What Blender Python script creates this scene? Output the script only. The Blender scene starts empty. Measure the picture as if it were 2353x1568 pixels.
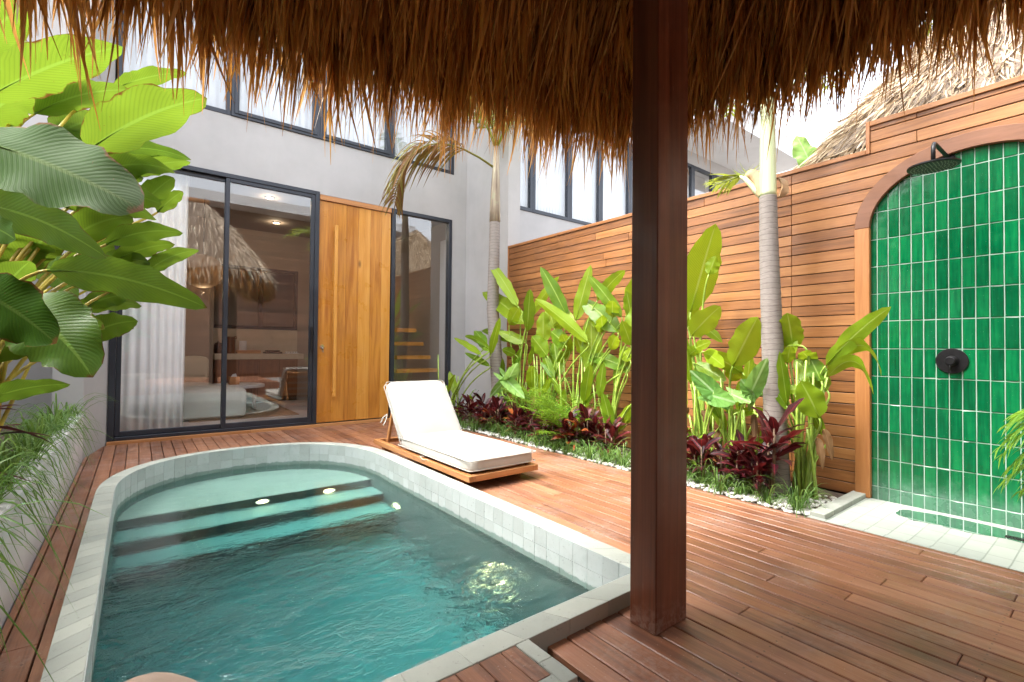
import bpy, bmesh, math, random
import numpy as np
from mathutils import Vector, Matrix
random.seed(7); rng = np.random.default_rng(7)
PI = math.pi
scene = bpy.context.scene
COL = scene.collection
# ------------------------------------------------------------------ camera
R = np.array([[0.78982874, -0.01781186, 0.61306876], [-0.61325574, -0.00764931, 0.78984738], [0.0093791, 0.9998121, 0.01696487]])
RIGHT, UP, FWD = R[:, 0], R[:, 1], R[:, 2]
CAM = np.array([0, 0, 1.05])
F = 1107.2; CX, CY = 1176.5, 784.0
cd = bpy.data.cameras.new('camera'); cam = bpy.data.objects.new('camera', cd); COL.objects.link(cam)
cd.sensor_width = 36; cd.lens = 16.94; cd.clip_end = 500; cd.clip_start = .02
cam.matrix_world = Matrix(((RIGHT[0], UP[0], -FWD[0], 0), (RIGHT[1], UP[1], -FWD[1], 0), (RIGHT[2], UP[2], -FWD[2], 1.05), (0, 0, 0, 1)))
scene.camera = cam

def ray(u, v): return R @ np.array([(u - CX) / F, -(v - CY) / F, 1.0])
def at_d(u, v, d): return CAM + d * ray(u, v)
def at_x(u, v, x): r = ray(u, v); return CAM + x / r[0] * r
def at_y(u, v, y): r = ray(u, v); return CAM + y / r[1] * r
def at_z(u, v, z): r = ray(u, v); return CAM + (z - 1.05) / r[2] * r

# ------------------------------------------------------------------ mesh helpers
class MB:
    def __init__(s): s.v = []; s.f = []; s.t = []; s.uv = []; s.hasuv = False
    def add(s, vs, fs, t=0.5, uvs=None):
        o = len(s.v); s.v.extend([tuple(map(float, p)) for p in vs])
        for k, f in enumerate(fs):
            s.f.append([i + o for i in f]); s.t.append(t)
            if uvs is not None: s.uv.extend([uvs[i] for i in f]); s.hasuv = True
            else: s.uv.extend([(0.5, 0.5)] * len(f))
    def box(s, x0, x1, y0, y1, z0, z1, t=0.5):
        s.add([(x0, y0, z0), (x1, y0, z0), (x1, y1, z0), (x0, y1, z0), (x0, y0, z1), (x1, y0, z1), (x1, y1, z1), (x0, y1, z1)],
              [(3, 2, 1, 0), (4, 5, 6, 7), (0, 1, 5, 4), (1, 2, 6, 5), (2, 3, 7, 6), (3, 0, 4, 7)], t)
    def prism(s, poly, z0, z1, t=0.5):
        n = len(poly)
        s.add([(p[0], p[1], z0) for p in poly] + [(p[0], p[1], z1) for p in poly],
              [tuple(range(n - 1, -1, -1)), tuple(range(n, 2 * n))] + [(i, (i + 1) % n, n + (i + 1) % n, n + i) for i in range(n)], t)
    def beam(s, a, b, w, h, t=0.5, up=(0, 0, 1)):
        a = Vector(a); b = Vector(b); d = (b - a).normalized(); x = d.cross(Vector(up)).normalized(); y = x.cross(d)
        vs = [p + x * (sx * w / 2) + y * (sy * h / 2) for p in (a, b) for sx, sy in ((-1, -1), (1, -1), (1, 1), (-1, 1))]
        s.add(vs, [(3, 2, 1, 0), (4, 5, 6, 7), (0, 1, 5, 4), (1, 2, 6, 5), (2, 3, 7, 6), (3, 0, 4, 7)], t)
    def tube(s, pts, rad, n=8, t=0.5, cap=True):
        pts = [Vector(p) for p in pts]; m = len(pts)
        if not hasattr(rad, '__len__'): rad = [rad] * m
        vs = []; ref = None
        for i, p in enumerate(pts):
            d = (pts[min(i + 1, m - 1)] - pts[max(i - 1, 0)]).normalized()
            if ref is None: ref = d.orthogonal().normalized()
            ref = (ref - d * ref.dot(d)).normalized(); b = d.cross(ref)
            for k in range(n):
                a = 2 * PI * k / n; vs.append(p + (ref * math.cos(a) + b * math.sin(a)) * rad[i])
        fs = [(i * n + k, i * n + (k + 1) % n, (i + 1) * n + (k + 1) % n, (i + 1) * n + k) for i in range(m - 1) for k in range(n)]
        if cap: fs += [tuple(range(n - 1, -1, -1)), tuple((m - 1) * n + k for k in range(n))]
        uv = [(k / n, i / max(1, m - 1)) for i in range(m) for k in range(n)]
        s.add(vs, fs, t, uv)
    def cyl(s, c, axis, r, h, n=32, t=0.5, r2=None):
        a = Vector(axis).normalized(); c = Vector(c)
        s.tube([c, c + a * h], [r, r if r2 is None else r2], n, t)
    def disc(s, c, axis, r, n=24, t=.5):
        a = Vector(axis).normalized(); u = a.orthogonal().normalized(); w = a.cross(u); c = Vector(c)
        s.add([c + (u * math.cos(2 * PI * k / n) + w * math.sin(2 * PI * k / n)) * r for k in range(n)], [tuple(range(n))], t)
    def sphere(s, c, rx, ry, rz, nu=10, nv=7, t=.5):
        vs = []; 
        for j in range(nv + 1):
            th = PI * j / nv
            for i in range(nu):
                ph = 2 * PI * i / nu
                vs.append((c[0] + rx * math.sin(th) * math.cos(ph), c[1] + ry * math.sin(th) * math.sin(ph), c[2] + rz * math.cos(th)))
        fs = [(j * nu + i, (j + 1) * nu + i, (j + 1) * nu + (i + 1) % nu, j * nu + (i + 1) % nu) for j in range(nv) for i in range(nu)]
        s.add(vs, fs, t)
    def build(s, name, mat, parent=None, smooth=False, bevel=0, seg=1, sub=0, clean=False):
        me = bpy.data.meshes.new(name); me.from_pydata(s.v, [], s.f)
        a = me.attributes.new('tint', 'FLOAT', 'FACE'); a.data.foreach_set('value', s.t)
        if s.hasuv:
            l = me.uv_layers.new(name='UVMap'); l.data.foreach_set('uv', [c for p in s.uv for c in p])
        if clean:
            bm = bmesh.new(); bm.from_mesh(me); bmesh.ops.remove_doubles(bm, verts=bm.verts, dist=1e-5); bmesh.ops.recalc_face_normals(bm, faces=bm.faces); bm.to_mesh(me); bm.free()
        if smooth: me.polygons.foreach_set('use_smooth', [True] * len(me.polygons))
        me.materials.append(mat); me.update()
        o = bpy.data.objects.new(name, me); COL.objects.link(o)
        if bevel:
            m = o.modifiers.new('edge', 'BEVEL'); m.width = bevel; m.segments = seg; m.limit_method = 'ANGLE'; m.angle_limit = math.radians(40)
        if sub:
            m = o.modifiers.new('smooth', 'SUBSURF'); m.levels = sub; m.render_levels = sub
        if parent is not None:
            o.parent = parent
            if parent.type == 'EMPTY': o.matrix_parent_inverse = Matrix.Translation(-parent.location)
            else: o.matrix_parent_inverse = Matrix.Identity(4)
        return o
def tag(o, label=None, cat=None, group=None, kind=None):
    if label: o['label'] = label
    if cat: o['category'] = cat
    if group: o['group'] = group
    if kind: o['kind'] = kind
    return o
def thing(name, label, cat, loc=(0, 0, 0), group=None):
    o = bpy.data.objects.new(name, None); o.empty_display_size = .1; o.location = loc; COL.objects.link(o)
    tag(o, label, cat, group); o['kind'] = 'thing'; return o
def boxobj(name, mat, parent, x0, x1, y0, y1, z0, z1, bevel=0, t=.5, seg=1):
    b = MB(); b.box(x0, x1, y0, y1, z0, z1, t); return b.build(name, mat, parent, bevel=bevel, seg=seg)
def dup(root, loc, rotz=0, label=None, scale=1):
    r = root.copy(); COL.objects.link(r); r.location = loc; r.rotation_euler = (0, 0, rotz); r.scale = (scale,) * 3
    if label: r['label'] = label
    for ch in list(root.children):
        c = ch.copy(); COL.objects.link(c); c.parent = r
        for g in ch.children:
            d = g.copy(); COL.objects.link(d); d.parent = c
    return r

# ------------------------------------------------------------------ material helpers
class NT:
    def __init__(s, name):
        s.m = bpy.data.materials.new(name); s.m.use_nodes = True; s.nt = s.m.node_tree; s.nt.nodes.clear()
        s.out = s.n('ShaderNodeOutputMaterial')
    def n(s, typ, props=None, **inp):
        nd = s.nt.nodes.new(typ)
        for k, v in (props or {}).items(): setattr(nd, k, v)
        for k, v in inp.items():
            key = int(k[1:]) if k[0] == '_' and k[1:].isdigit() else k.replace('_', ' ')
            s.set(nd.inputs[key], v)
        return nd
    def set(s, sock, v):
        if isinstance(v, bpy.types.NodeSocket): s.nt.links.new(v, sock)
        elif isinstance(v, bpy.types.Node): s.nt.links.new(v.outputs[0], sock)
        else:
            if hasattr(sock.default_value, '__len__') and len(sock.default_value) == 4 and len(v) == 3: v = (*v, 1)
            sock.default_value = v
    def math(s, op, a, b=0.0, c=0.0, clamp=False):
        nd = s.n('ShaderNodeMath', {'operation': op, 'use_clamp': clamp}, _0=a, _1=b)
        if op in ('MULTIPLY_ADD', 'COMPARE', 'SMOOTH_MIN'): s.set(nd.inputs[2], c)
        return nd.outputs[0]
    def mr(s, v, a, b, c=0.0, d=1.0, smooth=True):
        return s.n('ShaderNodeMapRange', {'interpolation_type': 'SMOOTHSTEP' if smooth else 'LINEAR'}, Value=v, From_Min=a, From_Max=b, To_Min=c, To_Max=d).outputs[0]
    def mix(s, f, a, b, mode='MIX'):
        nd = s.n('ShaderNodeMix', {'data_type': 'RGBA', 'blend_type': mode}); s.set(nd.inputs[0], f); s.set(nd.inputs[6], a); s.set(nd.inputs[7], b); return nd.outputs[2]
    def noise(s, vec, scale, detail=5, rough=.55, dist=0.0):
        return s.n('ShaderNodeTexNoise', Vector=vec, Scale=scale, Detail=detail, Roughness=rough, Distortion=dist).outputs[0]
    def coord(s, which='Object'): return s.n('ShaderNodeTexCoord').outputs[which]
    def mapping(s, vec, scale=(1, 1, 1), loc=(0, 0, 0), rot=(0, 0, 0)): return s.n('ShaderNodeMapping', Vector=vec, Scale=scale, Location=loc, Rotation=rot).outputs[0]
    def tint(s): return s.n('ShaderNodeAttribute', {'attribute_name': 'tint'}).outputs['Fac']
    def bump(s, h, strength=.3, dist=.01, normal=None):
        nd = s.n('ShaderNodeBump', Height=h, Strength=strength, Distance=dist)
        if normal is not None: s.set(nd.inputs['Normal'], normal)
        return nd.outputs[0]
    def ramp(s, f, stops):
        nd = s.n('ShaderNodeValToRGB', Fac=f); e = nd.color_ramp.elements
        while len(e) < len(stops): e.new(.5)
        for i, (p, c) in enumerate(stops): e[i].position = p; e[i].color = (*c, 1)
        return nd.outputs[0]
    def pbr(s, **k):
        nd = s.n('ShaderNodeBsdfPrincipled', **k); return nd
    def done(s, sh): s.nt.links.new(sh.outputs[0] if isinstance(sh, bpy.types.Node) else sh, s.out.inputs['Surface']); return s.m

def plain(name, col, rough=.5, metal=0.0, var=.12, scale=6, bump=.05):
    t = NT(name); co = t.coord(); nz = t.noise(co, scale, 6, .6)
    c = t.mix(t.mr(nz, .3, .7), tuple(x * (1 - var) for x in col), tuple(min(1, x * (1 + var)) for x in col))
    r = t.mr(nz, .3, .7, max(0.02, rough - .08), min(1, rough + .08))
    fine = t.noise(co, scale * 20, 3)
    return t.done(t.pbr(Base_Color=c, Roughness=r, Metallic=metal, Normal=t.bump(fine, bump, .005)))
def emit(name, col, strength):
    t = NT(name); return t.done(t.n('ShaderNodeEmission', Color=col, Strength=strength))
def wood(name, dark, mid, light, axis, rough=.5, across=28, along=1.6, tintamt=.55, bump=.25, dust=None, knots=0, stain=0.0, screws=False, scuff=False):
    t = NT(name); co = t.coord(); ti = t.tint()
    off = t.n('ShaderNodeVectorMath', {'operation': 'SCALE'}, _0=(17.3, 9.1, 13.7)); t.set(off.inputs['Scale'], ti)
    sc = [across] * 3; sc[axis] = along
    v = t.n('ShaderNodeVectorMath', {'operation': 'ADD'}, _0=t.mapping(co, tuple(sc)), _1=off.outputs[0]).outputs[0]
    nz = t.noise(v, 1.0, 6, .6, .8)
    sc2 = [across * 6] * 3; sc2[axis] = along * 4
    fine = t.noise(t.mapping(co, tuple(sc2)), 1.0, 3, .6)
    f = t.math('ADD', t.math('MULTIPLY', nz, 1 - tintamt * .6), t.math('MULTIPLY', ti, tintamt * .6))
    f = t.math('ADD', f, t.math('MULTIPLY', t.math('SUBTRACT', fine, .5), .22))
    c = t.ramp(f, [(.25, dark), (.5, mid), (.78, light)])
    if knots:
        vo = t.n('ShaderNodeTexVoronoi', Vector=t.mapping(co, tuple(3.2 if i != axis else 1.3 for i in range(3))), Scale=1.0)
        k = t.mr(vo.outputs['Distance'], .02, .1, 1, 0); c = t.mix(t.math('MULTIPLY', k, .75), c, tuple(x * .35 for x in dark))
    if dust:
        d = t.math('MULTIPLY', t.mr(t.noise(co, 1.7, 5, .65), .45, .75), t.mr(t.noise(co, 40, 4, .7), .35, .65))
        c = t.mix(t.math('MULTIPLY', d, .7), c, dust)
        sp = t.mr(t.noise(co, 110, 2, .5), .70, .74); c = t.mix(t.math('MULTIPLY', sp, .45), c, (.55, .48, .42))
    if stain:
        st = t.mr(t.noise(t.mapping(co, (1, 1, 1), (5, 3, 1)), 2.3, 4, .6), .5, .7); c = t.mix(t.math('MULTIPLY', st, stain), c, tuple(x * .4 for x in dark))
    if scuff:
        zz_ = t.n('ShaderNodeSeparateXYZ', Vector=co).outputs[2]; sm_ = t.math('MULTIPLY', t.mr(t.math('ADD', zz_, t.math('MULTIPLY', t.noise(co, 18, 5, .7), .16)), .07, .2, 1, 0), t.mr(t.noise(co, 45, 4, .7), .4, .62)); c = t.mix(t.math('MULTIPLY', sm_, .55), c, (.30, .21, .17))
        sc_ = t.mr(t.noise(t.mapping(co, (90, 90, 14), (0, 0, 2)), 1, 2), .72, .76); c = t.mix(t.math('MULTIPLY', sc_, .35), c, (.25, .14, .10))
    if screws:
        sp_ = t.n('ShaderNodeSeparateXYZ', Vector=co); fx_ = t.math('FRACT', t.math('DIVIDE', t.math('ADD', sp_.outputs[0], .4429 + 9.45), .0945)); fy_ = t.math('FRACT', t.math('DIVIDE', t.math('ADD', sp_.outputs[1], 10.0), .48))
        ax_ = t.math('MULTIPLY', t.math('MINIMUM', t.math('ABSOLUTE', t.math('SUBTRACT', fx_, .24)), t.math('ABSOLUTE', t.math('SUBTRACT', fx_, .70))), .0945); ay_ = t.math('MULTIPLY', t.math('ABSOLUTE', t.math('SUBTRACT', fy_, .5)), .48)
        dd_ = t.math('SQRT', t.math('ADD', t.math('MULTIPLY', ax_, ax_), t.math('MULTIPLY', ay_, ay_))); c = t.mix(t.mr(dd_, .0026, .0042, .8, 0), c, (.035, .022, .016))
    r = t.mr(t.noise(co, 5, 4), .3, .7, rough - .12, rough + .12)
    h = t.math('ADD', t.math('MULTIPLY', nz, .4), fine)
    return t.done(t.pbr(Base_Color=c, Roughness=r, Normal=t.bump(h, bump, .002)))
def leafmat(name, dark, light, trans, rib, nv=34, rough=.38, tr=.45, brown=.5, spots=None, slant=6.0, spec=.32):
    t = NT(name); uv = t.coord('UV'); sx = t.n('ShaderNodeSeparateXYZ', Vector=uv)
    x = t.math('MULTIPLY', t.math('ABSOLUTE', t.math('SUBTRACT', sx.outputs[0], .5)), 2.0); vv = sx.outputs[1]
    ti = t.tint(); co = t.coord()
    ph = t.math('SUBTRACT', t.math('MULTIPLY', vv, nv), t.math('MULTIPLY', x, slant))
    st = t.math('SINE', t.math('MULTIPLY', ph, 2 * PI)); st2 = t.math('SINE', t.math('MULTIPLY', ph, 2 * PI * 2.7))
    nz = t.noise(co, 9, 4, .6)
    f = t.math('ADD', t.math('MULTIPLY', ti, .7), t.math('MULTIPLY', nz, .35))
    c = t.mix(t.mr(f, .2, .85), dark, light)
    vein = t.math('POWER', t.mr(st, -1, 1, 0, 1, False), 5.0); c = t.mix(t.math('MULTIPLY', vein, .32), c, tuple(x_ * .62 for x_ in dark))
    if spots:
        vs = t.mr(t.math('ADD', t.noise(co, 14, 3), t.math('MULTIPLY', st, .16)), .48, .62); c = t.mix(t.math('MULTIPLY', vs, .75), c, spots)
    mid = t.mr(x, .03, .075, 1, 0); c = t.mix(t.math('MULTIPLY', mid, .75), c, rib)
    edge = t.mr(t.math('ADD', t.math('MAXIMUM', x, t.mr(vv, .75, 1, .6, 1, False)), t.math('MULTIPLY', t.math('SUBTRACT', t.noise(co, 11, 4, .7), .5), .5)), .93, 1.02)
    edge = t.math('MULTIPLY', t.math('MULTIPLY', edge, brown), t.mr(t.noise(co, 2.5, 2), .38, .54)); blot = t.math('MULTIPLY', t.mr(t.noise(co, 38, 3, .6), .70, .74), brown); edge = t.math('MAXIMUM', edge, t.math('MULTIPLY', blot, .6), clamp=True)
    c = t.mix(edge, c, (.16, .07, .02))
    tc = t.mix(edge, t.mix(t.math('MULTIPLY', t.mr(st, -1, 1), .25), trans, tuple(x_ * .6 for x_ in trans)), (.1, .04, .01))
    tc = t.mix(t.mr(f, .2, .85), t.mix(.45, tc, dark), tc)
    tc = t.mix(t.math('MULTIPLY', mid, .5), tc, rib)
    h = t.math('ADD', st, t.math('MULTIPLY', st2, .4))
    nrm = t.bump(h, .16, .003)
    p = t.pbr(Base_Color=c, Roughness=rough, Normal=nrm, Specular_IOR_Level=spec)
    tl = t.n('ShaderNodeBsdfTranslucent', Color=tc)
    return t.done(t.n('ShaderNodeMixShader', Fac=tr, _1=p, _2=tl))
def strawmat(name, dark, mid, light, tr=.3, rough=.6):
    t = NT(name); ti = t.tint(); co = t.coord()
    nz = t.noise(t.mapping(co, (60, 60, 4)), 1, 3)
    c = t.ramp(t.math('ADD', t.math('MULTIPLY', ti, .75), t.math('MULTIPLY', nz, .25)), [(.15, dark), (.5, mid), (.9, light)])
    p = t.pbr(Base_Color=c, Roughness=rough, Specular_IOR_Level=.3)
    tl = t.n('ShaderNodeBsdfTranslucent', Color=c)
    return t.done(t.n('ShaderNodeMixShader', Fac=tr, _1=p, _2=tl))
def plastermat(name, col, streak=.06, bottom=0.0):
    t = NT(name); co = t.coord()
    a = t.noise(co, .9, 5, .6); b = t.noise(t.mapping(co, (3, 3, .5)), 1.5, 5, .65); f = t.noise(co, 90, 3)
    c = t.mix(t.mr(a, .3, .7), tuple(x * (1 - streak) for x in col), tuple(x * (1 + streak) for x in col))
    c = t.mix(t.math('MULTIPLY', t.mr(b, .5, .8), streak * 2.2), c, tuple(x * .72 for x in col))
    if bottom:
        g = t.coord('Object'); z = t.n('ShaderNodeSeparateXYZ', Vector=g).outputs[2]
        d = t.mr(t.math('ADD', z, t.math('MULTIPLY', t.noise(co, 6, 4), .25)), .1, .32, 1, 0); c = t.mix(t.math('MULTIPLY', d, bottom), c, tuple(x * .55 for x in col))
    return t.done(t.pbr(Base_Color=c, Roughness=.85, Normal=t.bump(t.math('ADD', t.noise(co, 14, 4), t.math('MULTIPLY', f, .3)), .12, .004)))
def stonemat(name, dark, light, pits=.5, rough=.7, sc=1.0, wet=None):
    t = NT(name); co = t.coord(); ti = t.tint()
    a = t.noise(co, 9 * sc, 6, .65); b = t.noise(co, 60 * sc, 4, .7)
    f = t.math('ADD', t.math('MULTIPLY', ti, .55), t.math('MULTIPLY', a, .45))
    c = t.mix(t.mr(f, .25, .75), dark, light)
    p = t.mr(b, .62, .70); c = t.mix(t.math('MULTIPLY', p, pits), c, tuple(x * .4 for x in dark))
    w = t.mr(t.noise(t.mapping(co, (1, 1, 1), (3, 1, 7)), 3.1, 5, .7), .52, .72); c = t.mix(t.math('MULTIPLY', w, .3), c, tuple(x * .55 for x in dark))
    if wet is not None:
        z = t.n('ShaderNodeSeparateXYZ', Vector=co).outputs[2]; wl = t.mr(t.math('ADD', z, t.math('MULTIPLY', t.math('SUBTRACT', t.noise(co, 13, 4, .7), .5), .05)), wet - .006, wet + .006, 1, 0); c = t.mix(t.math('MULTIPLY', wl, .78), c, (.10, .17, .14))
    return t.done(t.pbr(Base_Color=c, Roughness=rough, Normal=t.bump(t.math('ADD', a, t.math('MULTIPLY', b, .5)), .25, .003)))
def glassmat(name, tintc=(.93, .96, .95), ior=1.5, rough=0.0):
    t = NT(name); g_ = t.n('ShaderNodeNewGeometry'); dt = t.n('ShaderNodeVectorMath', {'operation': 'DOT_PRODUCT'}, _0=g_.outputs['Normal'], _1=g_.outputs['Incoming'])
    q = t.math('SUBTRACT', 1.0, t.math('ABSOLUTE', dt.outputs['Value'])); fr = t.math('ADD', ior, t.math('MULTIPLY', t.math('POWER', q, 5.0), 1 - ior), clamp=True)
    return t.done(t.n('ShaderNodeMixShader', Fac=fr, _1=t.n('ShaderNodeBsdfTransparent', Color=tintc), _2=t.n('ShaderNodeBsdfGlossy', Color=(1, 1, 1), Roughness=rough)))
def fabric(name, col, tr=0.0, sc=350, var=.05):
    t = NT(name); co = t.coord(); w = t.n('ShaderNodeTexWave', Vector=co, Scale=sc / 6, Distortion=1.5); nz = t.noise(co, 3, 4)
    c = t.mix(t.mr(nz, .3, .7), tuple(x * (1 - var) for x in col), tuple(min(1, x * (1 + var)) for x in col))
    nrm = t.bump(t.math('ADD', t.noise(co, sc, 2), t.math('MULTIPLY', t.noise(co, 7, 3), 2.0)), .15, .004)
    p = t.pbr(Base_Color=c, Roughness=.9, Normal=nrm, Sheen_Weight=.15)
    if tr: return t.done(t.n('ShaderNodeMixShader', Fac=tr, _1=p, _2=t.n('ShaderNodeBsdfTranslucent', Color=c)))
    return t.done(p)

M = {}
M['deck'] = wood('deck wood', (.115, .046, .026), (.285, .118, .060), (.42, .20, .108), 1, rough=.42, across=26, dust=(.38, .29, .25), stain=.3, bump=.35, tintamt=.42, screws=True)
M['fence'] = wood('fence wood', (.13, .048, .014), (.31, .125, .038), (.44, .205, .068), 1, rough=.5, across=30, tintamt=.55, stain=.2)
M['fence_v'] = wood('fence trim wood', (.18, .065, .022), (.36, .14, .042), (.48, .22, .075), 2, rough=.45, tintamt=.6)
M['arch'] = wood('arch wood', (.12, .048, .023), (.20, .084, .040), (.27, .12, .062), 1, rough=.5, across=9)
M['door'] = wood('teak door wood', (.36, .125, .016), (.58, .25, .04), (.72, .37, .085), 2, rough=.38, across=14, along=1.0, knots=1, tintamt=.5)
M['post'] = wood('dark post wood', (.055, .015, .007), (.135, .040, .017), (.225, .074, .032), 2, rough=.45, across=22, along=.7, tintamt=.3, bump=.25, scuff=True)
M['teak'] = wood('lounger teak', (.28, .105, .035), (.46, .205, .072), (.58, .30, .12), 1, rough=.45, across=24)
M['teak_x'] = wood('lounger teak cross', (.28, .105, .035), (.46, .205, .072), (.58, .30, .12), 0, rough=.45, across=24)
M['cabinet'] = wood('cabinet wood', (.07, .025, .012), (.17, .065, .028), (.25, .10, .045), 2, rough=.4, across=12)
M['tread'] = wood('stair wood', (.40, .17, .03), (.58, .27, .06), (.7, .36, .1), 0, rough=.35)
M['clad'] = wood('rear cladding', (.06, .025, .014), (.13, .055, .03), (.22, .10, .055), 0, rough=.6)
M['frame'] = plain('slate grey aluminium', (.028, .033, .044), .38, .2, .1, 3, .02)
M['black'] = plain('matt black metal', (.016, .016, .018), .38, .4, .2, 30)
M['chrome'] = plain('chrome', (.75, .75, .76), .15, 1, .05)
M['dark'] = plain('dark gap', (.02, .014, .01), .9)
M['plaster'] = plastermat('grey plaster', (.42, .41, .405), .09)
M['plaster_low'] = plastermat('planter plaster', (.60, .58, .59), .07, .35)
M['white'] = plastermat('white plaster', (.72, .70, .69), .04)
M['beige'] = plastermat('beige interior plaster', (.37, .30, .245), .04)
M['stonebeige'] = stonemat('beige backsplash stone', (.50, .40, .28), (.62, .52, .39), .1, .6)
M['concrete'] = plastermat('pale concrete', (.60, .60, .60), .06)
M['intfloor'] = plain('pale interior floor', (.44, .43, .42), .35)
M['coping'] = stonemat('pale green stone coping', (.32, .34, .30), (.40, .42, .365), .55, .75)
M['pooltile'] = stonemat('pool wall stone tile', (.36, .395, .38), (.43, .47, .46), .8, .6, 1.0, -.108)
M['grout'] = plain('pale grout', (.42, .45, .42), .9)
M['poolfloor'] = stonemat('pool floor stone', (.30, .38, .31), (.46, .52, .44), .3, .6, .5)
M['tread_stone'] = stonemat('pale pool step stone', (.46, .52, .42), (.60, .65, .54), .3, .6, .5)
M['riser'] = stonemat('shade-toned riser stone', (.035, .06, .05), (.09, .13, .11), .3, .6, .5)  # step risers' shade put into the stone colour
M['gtile_grout'] = plain('white green grout', (.31, .43, .36), .7)
M['soil'] = plain('soil', (.10, .07, .05), .95, 0, .4, 30, .6)
M['paving'] = plain('pale paving ground', (.24, .22, .20), .9, 0, .2, 3, .2)
M['pebble'] = stonemat('white pebble', (.5, .48, .44), (.78, .76, .72), .1, .6, 3)
M['cushion'] = fabric('cream outdoor fabric', (.46, .44, .395))
M['tan'] = fabric('tan canvas', (.56, .42, .33))
M['sofa'] = fabric('pale linen', (.60, .565, .50))
M['pillow'] = fabric('beige pillow', (.55, .48, .36))
M['curtain'] = fabric('white sheer curtain', (.84, .86, .88), .35)
M['straw'] = strawmat('dry thatch brown', (.17, .065, .012), (.54, .245, .05), (.80, .47, .15), .5)
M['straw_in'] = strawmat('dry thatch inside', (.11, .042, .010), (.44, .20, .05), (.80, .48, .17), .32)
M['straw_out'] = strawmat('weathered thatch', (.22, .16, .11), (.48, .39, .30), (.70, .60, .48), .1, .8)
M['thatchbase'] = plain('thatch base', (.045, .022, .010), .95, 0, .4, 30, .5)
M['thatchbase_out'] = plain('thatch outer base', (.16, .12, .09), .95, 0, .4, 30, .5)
M['glass'] = glassmat('window glass', (.985, .99, .988), .085)
M['curtain_door'] = fabric('white door curtain', (.86, .87, .88))
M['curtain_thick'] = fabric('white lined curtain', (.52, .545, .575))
M['calathea'] = leafmat('calathea leaf', (.04, .115, .012), (.125, .235, .016), (.17, .26, .02), (.20, .34, .05), 27, .4, .45, 1.0)
M['calathea_dark'] = leafmat('shade-toned calathea leaf', (.028, .082, .003), (.06, .135, .006), (.07, .15, .010), (.08, .14, .02), 30, .6, .2, 1.0, spec=.1)  # darker copy of the calathea leaf, shade under the roof put into its colour
M['heliconia'] = leafmat('heliconia leaf', (.075, .19, .010), (.27, .40, .018), (.38, .50, .02), (.42, .55, .12), 42, .33, .42, .25)
M['alocasia'] = leafmat('alocasia leaf', (.12, .30, .06), (.26, .46, .12), (.38, .60, .14), (.42, .6, .3), 7, .45, .4, 0, None, 1.5)
M['croton'] = leafmat('croton leaf', (.022, .006, .010), (.12, .016, .016), (.22, .02, .02), (.42, .04, .05), 9, .35, .22, .15, (.035, .012, .016), 2.5)
M['croton_bright'] = leafmat('orange croton leaf', (.30, .05, .02), (.55, .16, .04), (.6, .2, .05), (.6, .1, .04), 9, .32, .3, .15, (.12, .02, .02), 2.5)
M['croton_green'] = leafmat('green croton leaf', (.14, .34, .015), (.30, .52, .03), (.5, .7, .05), (.6, .7, .1), 9, .33, .4, .1, None, 2.5)
M['cordyline'] = leafmat('cordyline leaf', (.035, .012, .014), (.13, .03, .03), (.2, .05, .04), (.12, .04, .04), 5, .35, .25, .2, None, 1)
M['blade'] = leafmat('grass blade', (.06, .15, .025), (.19, .32, .085), (.3, .46, .08), (.2, .36, .08), 2, .4, .35, .2, None, .3)
M['palmleaf'] = leafmat('palm leaflet', (.06, .14, .015), (.24, .30, .035), (.45, .5, .06), (.35, .36, .08), 2, .4, .4, .6, None, .3)
M['palmdry'] = leafmat('dry palm leaflet', (.16, .075, .02), (.22, .24, .045), (.4, .2, .07), (.35, .2, .08), 2, .6, .3, .6, None, .3)
M['fern'] = leafmat('fern leaflet', (.05, .17, .012), (.2, .38, .03), (.38, .58, .05), (.3, .44, .07), 2, .4, .4, .2, None, .3)
M['deadleaf'] = leafmat('dead leaf', (.10, .05, .02), (.30, .17, .06), (.3, .16, .05), (.25, .15, .07), 12, .7, .25, .4)
M['stem_g'] = plain('green stem', (.28, .42, .06), .4, 0, .35, 12)
M['stem_y'] = plain('yellow cane', (.42, .33, .045), .4, 0, .45, 9)
M['stem_r'] = plain('brown stem', (.20, .13, .08), .7, 0, .3, 20)
def crownshaft():
    t = NT('palm crownshaft'); co = t.coord(); a = t.noise(t.mapping(co, (30, 30, 1.5)), 1, 4)
    return t.done(t.pbr(Base_Color=t.mix(t.mr(a, .3, .7), (.42, .50, .24), (.60, .66, .42)), Roughness=.45))
M['shaft'] = crownshaft()
def oldshaft():
    t = NT('fibrous old palm sheath'); co = t.coord(); a = t.noise(t.mapping(co, (34, 34, 1.8)), 1, 5, .65); b = t.noise(co, 3.5, 4, .6)
    c = t.ramp(a, [(.3, (.10, .07, .05)), (.5, (.30, .24, .17)), (.7, (.42, .40, .28))]); c = t.mix(t.mr(b, .5, .65), c, (.30, .34, .20))
    return t.done(t.pbr(Base_Color=c, Roughness=.75, Normal=t.bump(a, .5, .008)))
M['oldshaft'] = oldshaft()
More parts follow.
